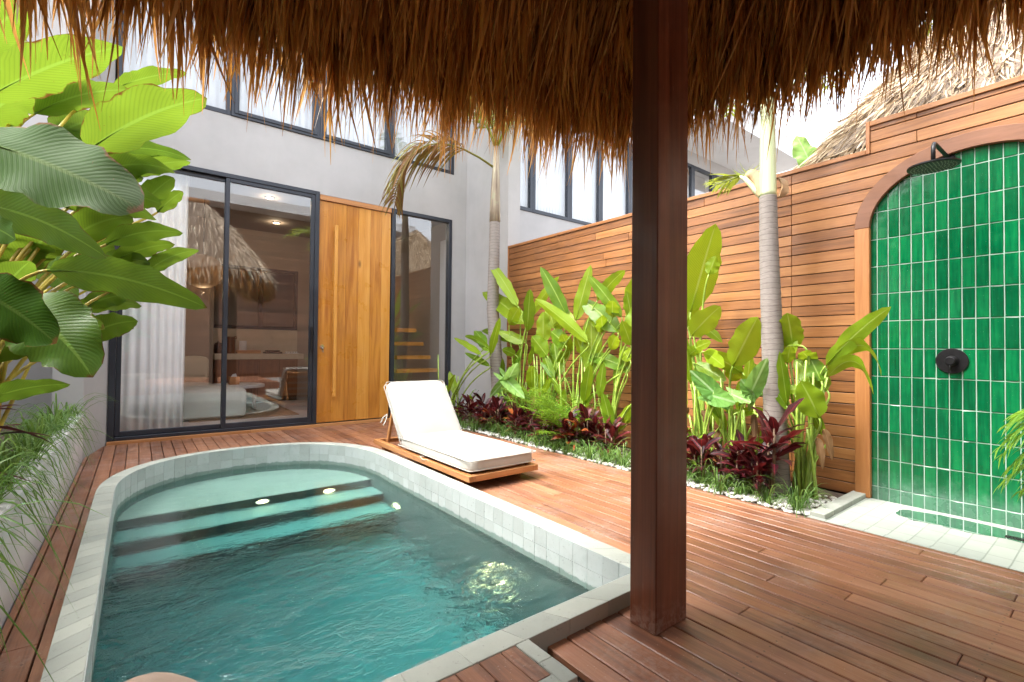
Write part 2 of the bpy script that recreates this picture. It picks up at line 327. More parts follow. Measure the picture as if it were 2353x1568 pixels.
def trunkmat():
    t = NT('ringed palm trunk'); co = t.coord(); z = t.n('ShaderNodeSeparateXYZ', Vector=co).outputs[2]
    n1 = t.noise(co, 7, 4, .6); zz = t.math('ADD', t.math('MULTIPLY', z, 24), t.math('MULTIPLY', n1, 1.1))
    fr = t.math('FRACT', zz); ring = t.mr(fr, .0, .16, 1, 0)
    n2 = t.noise(t.mapping(co, (20, 20, 160)), 1, 4, .6)
    c = t.mix(n2, (.15, .125, .105), (.36, .325, .295)); c = t.mix(t.math('MULTIPLY', ring, .8), c, (.085, .065, .05))
    bl = t.mr(t.noise(co, 5, 4, .65), .55, .72); c = t.mix(t.math('MULTIPLY', bl, .4), c, (.22, .17, .13))
    return t.done(t.pbr(Base_Color=c, Roughness=.8, Normal=t.bump(t.math('ADD', t.math('MULTIPLY', fr, .6), n2), .5, .006)))
M['trunk'] = trunkmat()
def greentile():
    t = NT('glazed green tile'); co = t.coord(); ti = t.tint()
    off = t.n('ShaderNodeVectorMath', {'operation': 'SCALE'}, _0=(3.3, 19.1, 7.7)); t.set(off.inputs['Scale'], ti)
    v = t.n('ShaderNodeVectorMath', {'operation': 'ADD'}, _0=co, _1=off.outputs[0]).outputs[0]
    st = t.noise(t.mapping(v, (1, 55, 5)), 1, 3, .5, .3); bl = t.noise(v, 12, 4, .6)
    f = t.math('ADD', t.math('MULTIPLY', st, .55), t.math('ADD', t.math('MULTIPLY', bl, .3), t.math('MULTIPLY', ti, .25)))
    c = t.ramp(f, [(.28, (.0, .058, .02)), (.53, (.0, .115, .038)), (.78, (.004, .19, .058))])
    uv = t.n('ShaderNodeSeparateXYZ', Vector=t.coord('UV'))
    ex = t.math('MULTIPLY', t.math('ABSOLUTE', t.math('SUBTRACT', uv.outputs[0], .5)), 2); ey = t.math('MULTIPLY', t.math('ABSOLUTE', t.math('SUBTRACT', uv.outputs[1], .5)), 2)
    e = t.math('MULTIPLY', t.mr(t.math('MAXIMUM', t.mr(ex, .72, .9), t.mr(ey, .88, .95)), 0, 1), .35)
    c = t.mix(e, c, (.0, .06, .02)); rim = t.math('MAXIMUM', t.mr(ex, .93, 1), t.mr(ey, .975, 1)); c = t.mix(t.math('MULTIPLY', rim, .55), c, (.12, .42, .22))
    z = t.n('ShaderNodeSeparateXYZ', Vector=co).outputs[2]
    lime = t.math('MULTIPLY', t.mr(t.math('ADD', z, t.math('MULTIPLY', t.math('SUBTRACT', t.noise(co, 9, 5, .7), .5), .35)), .02, .22, 1, 0), .2)
    spk = t.math('MULTIPLY', t.mr(t.noise(co, 150, 2), .72, .76), .5)
    c = t.mix(t.math('MAXIMUM', lime, spk), c, (.34, .48, .42))
    r = t.mr(bl, .3, .7, .1, .22); r = t.math('ADD', r, t.math('MULTIPLY', lime, .6))
    h = t.math('ADD', t.math('MULTIPLY', t.noise(v, 16, 3), 1.0), t.math('MULTIPLY', st, .25))
    return t.done(t.pbr(Base_Color=c, Roughness=r, Normal=t.bump(h, .18, .006), Coat_Weight=.3, Coat_Roughness=.05))
M['gtile'] = greentile()
def showerfloor():
    t = NT('pale shower stone tiles'); co = t.coord()
    br = t.n('ShaderNodeTexBrick', {'offset': 0.0}, Vector=t.mapping(co, (1, 1, 1), (.05, .02, 0)), Color1=(.33, .36, .32), Color2=(.41, .44, .39), Mortar=(.25, .28, .24), Scale=1.0, Mortar_Size=.004, Mortar_Smooth=.3, Bias=0.0, Brick_Width=.2, Row_Height=.1)
    n1 = t.noise(co, 11, 5, .65); n2 = t.noise(co, 70, 4, .7)
    c = t.mix(t.math('MULTIPLY', t.mr(n1, .45, .75), .35), br.outputs[0], (.46, .50, .43)); c = t.mix(t.math('MULTIPLY', t.mr(n2, .6, .7), .25), c, (.4, .42, .38))
    return t.done(t.pbr(Base_Color=c, Roughness=.6, Normal=t.bump(t.math('ADD', t.math('MULTIPLY', br.outputs[1], -1.0), t.math('MULTIPLY', n2, .2)), .3, .003)))
M['showerfloor'] = showerfloor()
def watermat():
    t = NT('rippled pool water'); co = t.coord('Object')
    y = t.n('ShaderNodeSeparateXYZ', Vector=co).outputs[1]
    w1 = t.noise(t.mapping(co, (4.5, 7.5, 1), (0, 0, 0), (0, 0, .5)), 1, 3, .55, .9); w2 = t.noise(t.mapping(co, (13, 22, 1), (2, 1, 0), (0, 0, .35)), 1, 4, .6, 1.2)
    w3 = t.noise(t.mapping(co, (1.6, 2.2, 1), (2, 5, 0)), 1, 2)
    h = t.math('ADD', t.math('MULTIPLY', w1, 1.0), t.math('MULTIPLY', w2, .45))
    amp = t.math('MULTIPLY', t.mr(y, 2.3, 3.5, 1.15, .12), t.mr(w3, .3, .7, .45, 1.25))
    nrm = t.bump(t.math('MULTIPLY', h, amp), 1.0, .04)
    g = t.n('ShaderNodeBsdfGlossy', Color=(1, 1, 1), Roughness=.02, Normal=nrm); rf = t.n('ShaderNodeBsdfRefraction', Color=(1, 1, 1), IOR=1.33, Roughness=0.0, Normal=nrm)
    fr = t.n('ShaderNodeFresnel', IOR=1.33, Normal=nrm)
    ab = t.n('ShaderNodeVolumeAbsorption', Color=(.02, .79, .84), Density=1.12)
    t.nt.links.new(ab.outputs[0], t.out.inputs['Volume'])
    return t.done(t.n('ShaderNodeMixShader', Fac=fr.outputs[0], _1=rf, _2=g))
M['water'] = watermat()
M['lamp'] = emit('warm lamp', (1, .78, .45), 2)
M['poollamp'] = emit('pool lamp', (1, .66, .30), 3.0)

# ------------------------------------------------------------------ world and sun
SUN = Vector((-.45, .22, .86)).normalized()
w = bpy.data.worlds.new('World'); scene.world = w; w.use_nodes = True
nt = w.node_tree; bg = nt.nodes['Background']; sky = nt.nodes.new('ShaderNodeTexSky'); sky.sky_type = 'NISHITA'; sky.sun_disc = False
sky.sun_elevation = math.asin(SUN.z); sky.sun_rotation = math.atan2(SUN.x, SUN.y); sky.air_density = 1.0; sky.dust_density = 4.0; sky.ozone_density = .6
hs = nt.nodes.new('ShaderNodeHueSaturation'); hs.inputs['Saturation'].default_value = .28; nt.links.new(sky.outputs[0], hs.inputs['Color']); nt.links.new(hs.outputs[0], bg.inputs[0]); bg.inputs[1].default_value = .15
sl = bpy.data.lights.new('sun', 'SUN'); sl.energy = .68; sl.angle = math.radians(18); sl.color = (1, .95, .88)
so = bpy.data.objects.new('sun', sl); COL.objects.link(so); so.rotation_euler = SUN.to_track_quat('Z', 'Y').to_euler(); so.location = (-4, 2, 9)
scene.view_settings.view_transform = 'Standard'; scene.view_settings.look = 'None'; scene.view_settings.exposure = 2.8
try: scene.cycles.use_denoising = True
except Exception: pass

# ================================================================== GROUND, DECK, POOL
g = MB(); 
# ground with a hole for the pool: four sheets butted
for x0, x1, y0, y1 in ((-60, -.3, -60, 80), (2.0, 60, -60, 80), (-.3, 2.0, 5.5, 80), (-.3, 2.0, -60, 1.2)): g.add([(x0, y0, -.07), (x1, y0, -.07), (x1, y1, -.07), (x0, y1, -.07)], [(0, 1, 2, 3)])
tag(g.build('ground', M['paving']), kind='structure')
XL0, XL1, XR1, XR0 = -.21, -.11, 1.79, 1.91     # coping outer/inner
YN0, YN1 = 1.277, 1.375
def pool_outline(off):                          # off 0 inner edge .. 1 outer edge, list from near-right ccw
    xl = XL1 + (XL0 - XL1) * off; xr = XR1 + (XR0 - XR1) * off; yn = YN1 + (YN0 - YN1) * off
    cx = (xl + xr) / 2; a = (xr - xl) / 2; cy = 4.25; b = 1.08 + .09 * off; p = 2.3
    pts = [(xr, yn)]
    n = 12
    for i in range(1, n): pts.append((xr, yn + (cy - yn) * i / n))
    for i in range(0, 41):
        th = PI * i / 40; c, s_ = math.cos(th), math.sin(th)
        pts.append((cx + a * math.copysign(abs(c) ** (2 / p), c), cy + b * abs(s_) ** (2 / p)))
    for i in range(1, n): pts.append((xl, cy + (yn - cy) * i / n))
    pts.append((xl, yn))
    for i in range(1, 8): pts.append((xl + (xr - xl) * i / 8, yn))
    return pts
def arc_y(x, off):
    xl = XL1 + (XL0 - XL1) * off; xr = XR1 + (XR0 - XR1) * off; cx = (xl + xr) / 2; a = (xr - xl) / 2
    q = min(1, abs((x - cx) / a)); return 4.25 + (1.08 + .09 * off) * (1 - q ** 2.3) ** (1 / 2.3)
deck = MB(); pitch = .0945; x = -.383; i = 0
x = 1.161 - pitch * 17 + .0025
while x < 3.38:
    x0, x1 = x, min(x + pitch - .006, 3.378); xs = x; x += pitch
    if x1 < -.376 or x1 - x0 < .01: continue
    x0 = max(x0, -.378)
    inpool = x1 > XL0 + .03 and x0 < XR0 - .03
    segs = []
    if inpool:
        ya, yb = arc_y(x0, .5), arc_y(x1, .5); pass
        segs = [((-5.9, -5.9), (1.30, 1.30)), ((ya, yb), (6.60, 6.60))]
        if x1 < 1.15 and x0 > .4: segs[0] = ((-5.9, -5.9), (1.04, 1.04))
        elif x0 < 1.15 and x1 > 1.14: segs[0] = ((-5.9, -5.9), (1.04, 1.04))
    else: segs = [((-5.9, -5.9), (6.60, 6.60))]
    extra = []
    if inpool and x0 < XL0: extra = [(x0, XL0 + .006)]
    if inpool and x1 > XR0: extra = [(XR0 - .006, x1)]
    for e0, e1 in extra:
        if e1 - e0 > .004: deck.prism([(e0, 1.30), (e1, 1.30), (e1, min(arc_y(x0, .5), arc_y(x1, .5)) - .002), (e0, min(arc_y(x0, .5), arc_y(x1, .5)) - .002)], -.025, 0, random.random())
    for (a0, a1), (b0, b1) in segs:
        cuts = []; yy = a0 + random.uniform(.6, 2.6)
        while yy < b0 - .5: cuts.append(yy); yy += random.uniform(1.4, 2.8)
        ed = [(a0, a1)] + [(c, c) for c in cuts] + [(b0, b1)]
        for (p0, p1), (q0, q1) in zip(ed, ed[1:]):
            gp = .0015; dz = random.uniform(-.0012, .0012)
            deck.prism([(x0, p0 + gp), (x1, p1 + gp), (x1, q1 - gp), (x0, q0 - gp)], -.025 + dz, dz, random.random())
# boards left of the grid next to the planter wall
tag(deck.build('timber_deck', M['deck'], bevel=.003), kind='structure')
tr = MB(); tr.box(-.245, 1.1, 6.602, 6.655, -.03, .032, .35); tr.box(1.103, 2.905, 6.602, 6.655, -.03, .032, .7); tr.box(2.908, 4.17, 6.602, 6.655, -.03, .032, .5)
t_o = tr.build('threshold_board', M['teak_x'], bevel=.003); tag(t_o, 'long reddish timber threshold board along the foot of the house front', 'threshold', kind='thing')

pool = thing('swimming_pool', 'rounded stone plunge pool with pale green coping set into the timber deck', 'pool', (.84, 3, 0))
inn, mid_, out = pool_outline(0), pool_outline(.5), pool_outline(1)
# coping stones: individual blocks with thin joints
def resample(pts, step):
    pts = [Vector(p) for p in pts] + [Vector(pts[0])]; d = [0]
    for a, b in zip(pts, pts[1:]): d.append(d[-1] + (b - a).length)
    n = max(3, round(d[-1] / step)); return pts, d, n
def pt_at(pts, d, s):
    for k in range(len(d) - 1):
        if s <= d[k + 1] + 1e-9:
            f = (s - d[k]) / max(1e-9, d[k + 1] - d[k]); return pts[k].lerp(pts[k + 1], f)
    return pts[-1]
cop = MB(); bed = MB()
m = len(inn)
# cumulative param on mid line
mp, md, mn = resample(mid_, .1)
def ring_pt(s, off):
    k = 0
    while k < m - 1 and md[k + 1] < s: k += 1
    f = min(1, max(0, (s - md[k]) / max(1e-9, md[k + 1] - md[k]))); a, b = k, (k + 1) % m
    P = lambda L: Vector(L[a]).lerp(Vector(L[b]), f)
    return P(inn).lerp(P(out), off)
# snap joints to the corner points so corners stay square
corner_s = [md[0], md[len(inn) - 8], md[-1]]
def seg_stones(s0, s1, step):
    n = max(1, round((s1 - s0) / step)); return [(s0 + (s1 - s0) * i / n, s0 + (s1 - s0) * (i + 1) / n) for i in range(n)]
stones = seg_stones(0, md[m - 8], .1) + seg_stones(md[m - 8], md[-1], .2)
for s0, s1 in stones:
    g_ = .0004; sub = 3 if s1 - s0 < .15 else 1
    q = [s0 + g_ + (s1 - s0 - 2 * g_) * k / sub for k in range(sub + 1)]
    poly = [ring_pt(s, 0) for s in q] + [ring_pt(s, 1) for s in reversed(q)]
    cop.prism([(p.x, p.y) for p in poly], -.06, .06 + random.uniform(-.0006, .0006), random.random())
for k in range(m):
    a, b = k, (k + 1) % m
    bed.add([(*mid_[a], -.06), (*mid_[b], -.06), (*mid_[b], .058), (*mid_[a], .058)], [(0, 1, 2, 3)])
    bed.add([(*inn[a], .058), (*inn[b], .058), (*mid_[b], .058), (*mid_[a], .058)], [(0, 1, 2, 3)])
# skimmer box on the near side
def cbox(x0, x1, y0, y1, n, alongx):
    for i in range(n):
        if alongx: a = x0 + (x1 - x0) * i / n; b = x0 + (x1 - x0) * (i + 1) / n; cop.box(a + .0007, b - .0007, y0, y1, -.05, .06 + random.uniform(-.0006, .0006), random.random())
        else: a = y0 + (y1 - y0) * i / n; b = y0 + (y1 - y0) * (i + 1) / n; cop.box(x0, x1, a + .0007, b - .0007, -.05, .06 + random.uniform(-.0006, .0006), random.random())
cbox(1.018, 1.074, 1.04, 1.2765, 2, False); cbox(.5, .715, 1.04, 1.2765, 1, False); cbox(.717, 1.017, 1.04, 1.095, 2, True)
cop.build('coping', M['coping'], pool, bevel=.002)
bed.build('grout_bed', M['grout'], pool)
# inner walls as tiles
wall = MB(); til = MB()
ip, idd, inum = resample(inn, .1)
def inn_at(s): return pt_at(ip, idd, s)
n_t = inum
for k in range(m):
    a, b = k, (k + 1) % m
    wall.add([(*inn[a], .058), (*inn[a], -1.35), (*inn[b], -1.35), (*inn[b], .058)], [(0, 1, 2, 3)])
wall.build('pool_wall', M['grout'], pool)
ctr = Vector((.84, 3.1))
bounds = seg_stones(0, idd[m - 8], .1) + seg_stones(idd[m - 8], idd[-1], .1)
for r_ in range(14):
    z1 = .06 - .1 * r_ - .001; z0 = z1 - .098
    for s0, s1 in bounds:
        a = inn_at(s0 + .001); b = inn_at(min(idd[-1], s1 - .001)); d = (b - a).normalized(); nrm = Vector((-d.y, d.x))
        o1 = nrm * (.002 + random.uniform(0, .0012))
        til.add([(a.x + o1.x, a.y + o1.y, z0), (b.x + o1.x, b.y + o1.y, z0), (b.x + o1.x, b.y + o1.y, z1), (a.x + o1.x, a.y + o1.y, z1), (a.x, a.y, z0), (b.x, b.y, z0), (b.x, b.y, z1), (a.x, a.y, z1)],
                [(0, 1, 2, 3), (0, 4, 5, 1), (2, 6, 7, 3), (1, 5, 6, 2), (0, 3, 7, 4)], random.random())
til.build('wall_tile', M['pooltile'], pool)
def xr_in(y): return XR1 - .004
fl = MB(); fl.add([(XL1 - .05, 1.3, -1.3), (XR1 + .05, 1.3, -1.3), (XR1 + .05, 5.45, -1.3), (XL1 - .05, 5.45, -1.3)], [(0, 1, 2, 3)])
fl.build('pool_floor', M['poolfloor'], pool)
for (y0, y1, z1) in ((4.45, 5.4, -.34), (4.18, 4.4495, -.56), (3.92, 4.1795, -.78)):
    # tread clipped to the pool outline
    s = MB(); poly = []
    ys = np.linspace(y0, min(y1, 5.326), 14)
    def half(y):
        q = max(0, 1 - max(0, (y - 4.25) / 1.08) ** 2.3) ** (1 / 2.3); return (XR1 - XL1) / 2 * q - .004
    poly = [(.84 - half(y), y) for y in ys] + [(.84 + half(y), y) for y in reversed(ys)]
    s.prism(poly, -1.3, z1); so_ = s.build('step', M['tread_stone'], pool, bevel=.01); r_ = MB(); r_.box(.84 - half(y0) + .003, .84 + half(y0) - .003, y0 - .006, y0 - .0005, z1 - .22, z1 - .012); ro_ = r_.build('riser', M['riser'], None); ro_.parent = so_; ro_.matrix_parent_inverse = Matrix.Identity(4)  # thin dark facing on each riser carries its shade as colour
def poollight(p, ax):
    b = MB(); b.cyl(p, ax, .055, .012, 24); lo = b.build('pool_light', M['chrome'], pool)
    c = MB(); c.disc(Vector(p) + Vector(ax) * .0135, ax, .042); l2 = c.build('lens', M['poollamp']); l2.parent = lo
poollight((.84, 4.443, -.45), (0, -1, 0)); poollight((1.38, 4.443, -.47), (0, -1, 0)); poollight((1.786, 3.88, -.64), (-1, 0, 0)); poollight((1.786, 2.44, -.6), (-1, 0, 0))
wv = MB(); o2 = [(p[0] + (p[0] - .84) * .012, p[1] + (p[1] - 3) * .012) for p in inn]
wv.prism(o2, -1.325, -.14); tag(wv.build('water', M['water']), kind='structure')
# hatch with four boards
hc = thing('hatch_cover', 'dark brown timber skimmer hatch of four boards with a finger hole in the stone coping', 'hatch', (.87, 1.18, .06))
hx = [.719, .782, .868, .954, 1.016]
for k in range(4):
    b = MB(); x0, x1 = hx[k] + .002, hx[k + 1] - .002; y0, y1 = 1.098, 1.2755
    if k == 1:
        cut = (x1, 1.165); n = 8
        arcp = [(x1 + .013 * math.cos(PI / 2 + PI * j / n) * 1.0, 1.165 - .013 * math.sin(PI / 2 + PI * j / n)) for j in range(n + 1)]
        b.prism([(x0, y0), (x1, y0)] + arcp + [(x1, y1), (x0, y1)], .04, .0585, random.random())
    else: b.box(x0, x1, y0, y1, .04, .0585, random.random() * .4)
    b.build('board', M['deck'], hc, bevel=.002)
boxobj('recess', M['dark'], hc, .716, 1.018, 1.096, 1.277, .0, .03)

# ================================================================== HOUSE
FY = 6.66
house = thing('villa', 'grey plastered two storey villa with slate framed glazing and a tall teak door', 'house', (2, FY, 0))
b = MB()
b.box(-3.2, -.245, FY, FY + .2, -.05, 6.6); b.box(-.245, 4.2, FY, FY + .2, 3.135, 3.838); b.box(-.245, 4.2, FY, FY + .2, 6.0, 6.6)
b.box(3.935, 4.2, FY, FY + .2, -.05, 3.135); b.box(3.96, 4.2, FY, FY + .2, 3.838, 6.0)
b.box(1.885, 2.915, FY, FY + .2, 3.104, 3.135); b.box(2.915, 3.935, FY, FY + .2, 3.108, 3.135)
b.prism([(-.248, 6.66), (-.60, 6.66), (-.60, 5.93), (-.388, 5.93)], -.05, 6.6)
b.build('wall', M['plaster'], house)
boxobj('roof', M['concrete'], house, -3.4, 4.4, FY - .5, 12.5, 6.6, 6.85)
def framed(name, x0, x1, z0, z1, w, parent, y0=FY - .015, dep=.09, mat=None, wb=None, wt=None, wr=None):
    wb = w if wb is None else wb; wt = w if wt is None else wt; wr = w if wr is None else wr
    f = MB(); f.box(x0, x0 + w, y0, y0 + dep, z0, z1); f.box(x1 - wr, x1, y0, y0 + dep, z0, z1); f.box(x0 + w, x1 - wr, y0, y0 + dep, z0, z0 + wb); f.box(x0 + w, x1 - wr, y0, y0 + dep, z1 - wt, z1)
    return f.build(name, mat or M['frame'], parent, bevel=.003)
def pane(parent, x0, x1, z0, z1, y):
    p = boxobj('pane', M['glass'], None, x0, x1, y, y + .006, z0, z1); p.parent = parent; 
    if parent.parent is not None and parent.type == 'MESH': p.matrix_parent_inverse = Matrix.Identity(4)
    return p
sd = framed('sliding_door', -.24, 1.886, .034, 3.13, .055, house, FY - .02, .12, wb=.035, wt=.05)
fx = framed('door_leaf', -.183, .842, .071, 3.078, .045, None, FY + .035, .04, wb=.05); fx.parent = sd
mv = framed('door_leaf', .80, 1.829, .071, 3.078, .045, None, FY - .01, .04, wb=.06, wr=.05); mv.parent = sd
for lf, xa, xb, yy in ((fx, -.139, .798, FY + .05), (mv, .846, 1.778, FY + .008)):
    p = pane(house, xa, xb, .125, 3.032, yy); p.parent = sd; p.matrix_parent_inverse = Matrix.Identity(4)
hb = MB(); hb.box(1.79, 1.815, FY - .035, FY - .0105, .98, 1.32); hb.box(1.795, 1.81, FY - .05, FY - .036, 1.2, 1.28); hb.box(1.797, 1.809, FY - .045, FY - .036, 1.02, 1.06); hbo = hb.build('latch', M['black'], None, bevel=.003); hbo.parent = sd
for o_ in (fx, mv, hbo): o_.matrix_parent_inverse = Matrix.Identity(4)
# teak door
dm = MB(); xs = [1.892, 2.075, 2.255, 2.43, 2.60, 2.77, 2.905]
for a, c in zip(xs, xs[1:]): dm.box(a + .0006, c - .0006, FY + .01 + random.uniform(0, .001), FY + .06, .045, 3.025, random.random())
door = dm.build('front_door', M['door'], house, bevel=.0015)
hd = MB(); hd.box(2.078, 2.12, FY - .075, FY - .035, .385, 2.705, .8)
for z in (.45, 1.52, 2.62): hd.box(2.082, 2.116, FY - .035, FY + .0098, z, z + .06, .7)
h_ = hd.build('handle', M['door'], None, bevel=.005); h_.parent = door
lk = MB(); lk.cyl((1.95, FY + .0098, 1.06), (0, -1, 0), .028, .012, 24); lk.cyl((1.95, FY - .003, 1.056), (0, -1, 0), .013, .02, 16); lk.box(1.944, 1.956, FY - .045, FY - .0235, 1.045, 1.065); lk.beam((1.952, FY - .03, 1.045), (1.956, FY - .025, .985), .012, .003); lk.beam((1.945, FY - .034, 1.045), (1.938, FY - .03, .99), .012, .003)
l_ = lk.build('lock', M['chrome'], None, smooth=False); l_.parent = door
boxobj('door_head', M['teak_x'], house, 1.889, 2.907, FY - .012, FY + .06, 3.03, 3.098, .003)
# fixed window on the right of the door
fw = framed('window', 2.92, 3.932, .04, 3.105, .055, house, FY - .012, .09); p = pane(house, 2.976, 3.876, .096, 3.049, FY + .03); p.parent = fw; p.matrix_parent_inverse = Matrix.Identity(4)
# upper windows
ux = [-.228, .838, 1.874, 2.896, 3.958]
for k in range(4):
    wdt = .05 if k in (0, 3) else .085
    f = framed('window', ux[k] + .001, ux[k + 1] - .001, 3.84, 5.998, wdt, house, FY - .02 + .012 * (k in (0, 3)), .09); 
    p = pane(house, ux[k] + wdt + .002, ux[k + 1] - wdt - .002, 3.842 + wdt, 5.996 - wdt, FY + .02); p.parent = f; p.matrix_parent_inverse = Matrix.Identity(4)
    if k in (1, 2):
        s = framed('sash', ux[k] + .035, ux[k + 1] - .035, 3.874, 5.964, .04, None, FY - .032, .011); s.parent = f; s.matrix_parent_inverse = Matrix.Identity(4)
# upper room and lower room shells
b = MB(); b.box(-3.2, 4.2, 12, 12.2, -.05, 6.6); b.box(-3.2, -3.0, FY + .2, 12, -.05, 6.6); b.box(-.6, 4.2, FY + .2001, 12, 3.26, 3.7)
b.box(-.9, -.6, FY + .2001, 12, .0, 3.25); b.box(4.2, 4.4, FY + .2001, 12, -.05, 6.6)
b.build('interior_wall', M['beige'], house)
boxobj('interior_floor', M['intfloor'], house, -.6, 4.2, FY + .062, 12, -.05, .045)
b = MB(); b.box(-.6, 1.03, 9.75, 10.3, .045, 3.26); b.box(1.03, 2.5, 10.2, 10.4, .045, 1.385); b.box(1.03, 2.5, 10.2, 10.4, 2.56, 3.26); b.box(2.5, 4.2, 10.2, 10.4, .045, 3.26)
b.build('kitchen_wall', M['beige'], house)
bs = boxobj('backsplash', M['stonebeige'], house, 1.031, 2.499, 10.185, 10.199, .93, 1.38)
kw = framed('window', 1.032, 2.498, 1.387, 2.558, .06, house, 10.19, .08)
b = MB(); b.box(1.80, 1.88, 10.192, 10.26, 1.447, 2.498); o_ = b.build('mullion', M['frame'], None); o_.parent = kw; o_.matrix_parent_inverse = Matrix.Identity(4)
# curtains
def curtain(x0, x1, y, z0, z1, label, amp=.03, per=.09, mat='curtain'):
    mb = MB(); n = int((x1 - x0) / .012); ph = random.random() * 6; pts = []
    for i in range(n + 1):
        xx = x0 + (x1 - x0) * i / n; yy = y + amp * math.sin(xx / per * 2 * PI + ph + 1.3 * math.sin(xx * 7 + ph)) * (.7 + .3 * math.sin(xx * 17)); pts.append((xx, yy))
    nz = 6
    vs = [(px + .012 * (1 - j / nz) * math.sin(px * 9), py * 1 + (py - y) * .35 * (1 - j / nz), z0 + (z1 - z0) * j / nz) for j in range(nz + 1) for px, py in pts]
    fs = [(j * (n + 1) + i, j * (n + 1) + i + 1, (j + 1) * (n + 1) + i + 1, (j + 1) * (n + 1) + i) for j in range(nz) for i in range(n)]
    mb.add(vs, fs); o = mb.build('curtain', M[mat], None, smooth=True); m_ = o.modifiers.new('thick', 'SOLIDIFY'); m_.thickness = .002
    tag(o, label, 'curtain', kind='thing'); return o
curtain(-.18, .45, 6.90, .05, 3.15, 'white full length curtain drawn to one side behind the sliding glass door', .022, .085, 'curtain_door')
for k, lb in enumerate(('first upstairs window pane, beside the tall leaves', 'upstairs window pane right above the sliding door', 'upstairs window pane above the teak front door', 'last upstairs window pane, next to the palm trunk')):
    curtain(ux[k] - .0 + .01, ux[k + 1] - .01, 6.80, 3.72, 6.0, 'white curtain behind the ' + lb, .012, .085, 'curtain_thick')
# interior furniture
kc = thing('kitchen_counter', 'dark wood kitchen cabinet with pale stone top seen through the sliding door', 'kitchen counter', (1.75, 9.9, .045))
boxobj('worktop', M['stonebeige'], kc, 1.035, 2.48, 9.62, 10.184, .825, .925, .004)
boxobj('plinth', M['dark'], kc, 1.06, 2.40, 9.75, 10.15, .046, .14)
xs = [1.06, 1.40, 1.735, 2.07, 2.40]
boxobj('cabinet', M['cabinet'], kc, 1.06, 2.40, 9.72, 10.15, .141, .824)
for a, c in zip(xs, xs[1:]): boxobj('drawer', M['cabinet'], kc, a + .006, c - .006, 9.70, 9.719, .15, .45, .003, random.random()); boxobj('cabinet_door', M['cabinet'], kc, a + .006, c - .006, 9.70, 9.719, .458, .81, .003, random.random())
def lathe(mb, c, prof, n=24, t=.5):
    vs = []; 
    for r, z in prof:
        for k in range(n): vs.append((c[0] + r * math.cos(2 * PI * k / n), c[1] + r * math.sin(2 * PI * k / n), c[2] + z))
    m_ = len(prof); fs = [(i * n + k, i * n + (k + 1) % n, (i + 1) * n + (k + 1) % n, (i + 1) * n + k) for i in range(m_ - 1) for k in range(n)] + [tuple(range(n - 1, -1, -1)), tuple((m_ - 1) * n + k for k in range(n))]
    mb.add(vs, fs, t)
kt = thing('kettle', 'black rounded kettle on the kitchen worktop', 'kettle', (1.13, 9.95, .925)); b = MB(); lathe(b, (1.13, 9.95, .925), [(.07, 0), (.075, .06), (.07, .15), (.05, .19), (.02, .2), (.015, .22)]); b.build('body', M['black'], kt, smooth=True)
b = MB(); b.tube([(1.2, 9.95, .96), (1.24, 9.95, 1.0), (1.24, 9.95, 1.08), (1.195, 9.95, 1.1)], .01); b.build('handle', M['black'], kt, smooth=True)
cn = thing('storage_canister', 'tall dark brown canister with a handled lid on the worktop', 'canister', (1.32, 10.0, .925)); b = MB(); lathe(b, (1.32, 10, .925), [(.075, 0), (.075, .24), (.07, .25)]); b.build('body', M['cabinet'], cn); b = MB(); lathe(b, (1.32, 10, 1.176), [(.072, 0), (.07, .05), (.03, .055)]); b.tube([(1.38, 10, 1.19), (1.42, 10, 1.2), (1.41, 10, 1.235), (1.37, 10, 1.225)], .008); b.build('lid', M['cabinet'], cn, smooth=False)
b = MB(); lathe(b, (1.52, 10.0, .955), [(.06, 0), (.06, .2), (.02, .2), (.02, .19)]); tag(b.build('paper_roll', M['white'], None), 'white kitchen paper roll standing on a wooden tray', 'paper roll', kind='thing')
b = MB(); b.box(1.42, 1.8, 9.9, 10.1, .926, .954); b.box(1.42, 1.8, 9.9, 9.91, .9545, .985); b.box(1.42, 1.8, 10.09, 10.1, .9545, .985); tag(b.build('wooden_tray', M['teak_x'], None, bevel=.002), 'light wooden tray on the kitchen worktop below the window', 'tray', kind='thing')
st = thing('gas_hob', 'black portable gas hob on the kitchen worktop', 'hob', (2.0, 9.9, .925)); boxobj('base', M['black'], st, 1.86, 2.14, 9.75, 10.05, .926, .96, .006); b = MB()
for k in range(6): b.box(1.89 + k * .04, 1.90 + k * .04, 9.79, 10.01, .961, .99)
b.build('pan_support', M['black'], st)
b = MB(); b.box(2.2, 2.44, 9.8, 9.95, .926, .935); [b.cyl((2.23 + k * .045, 9.87, .9355), (0, 0, 1), .016, .03, 12) for k in range(5)]; tag(b.build('spice_rack', M['white'], None), 'small white rack of jars at the end of the worktop', 'rack', kind='thing')
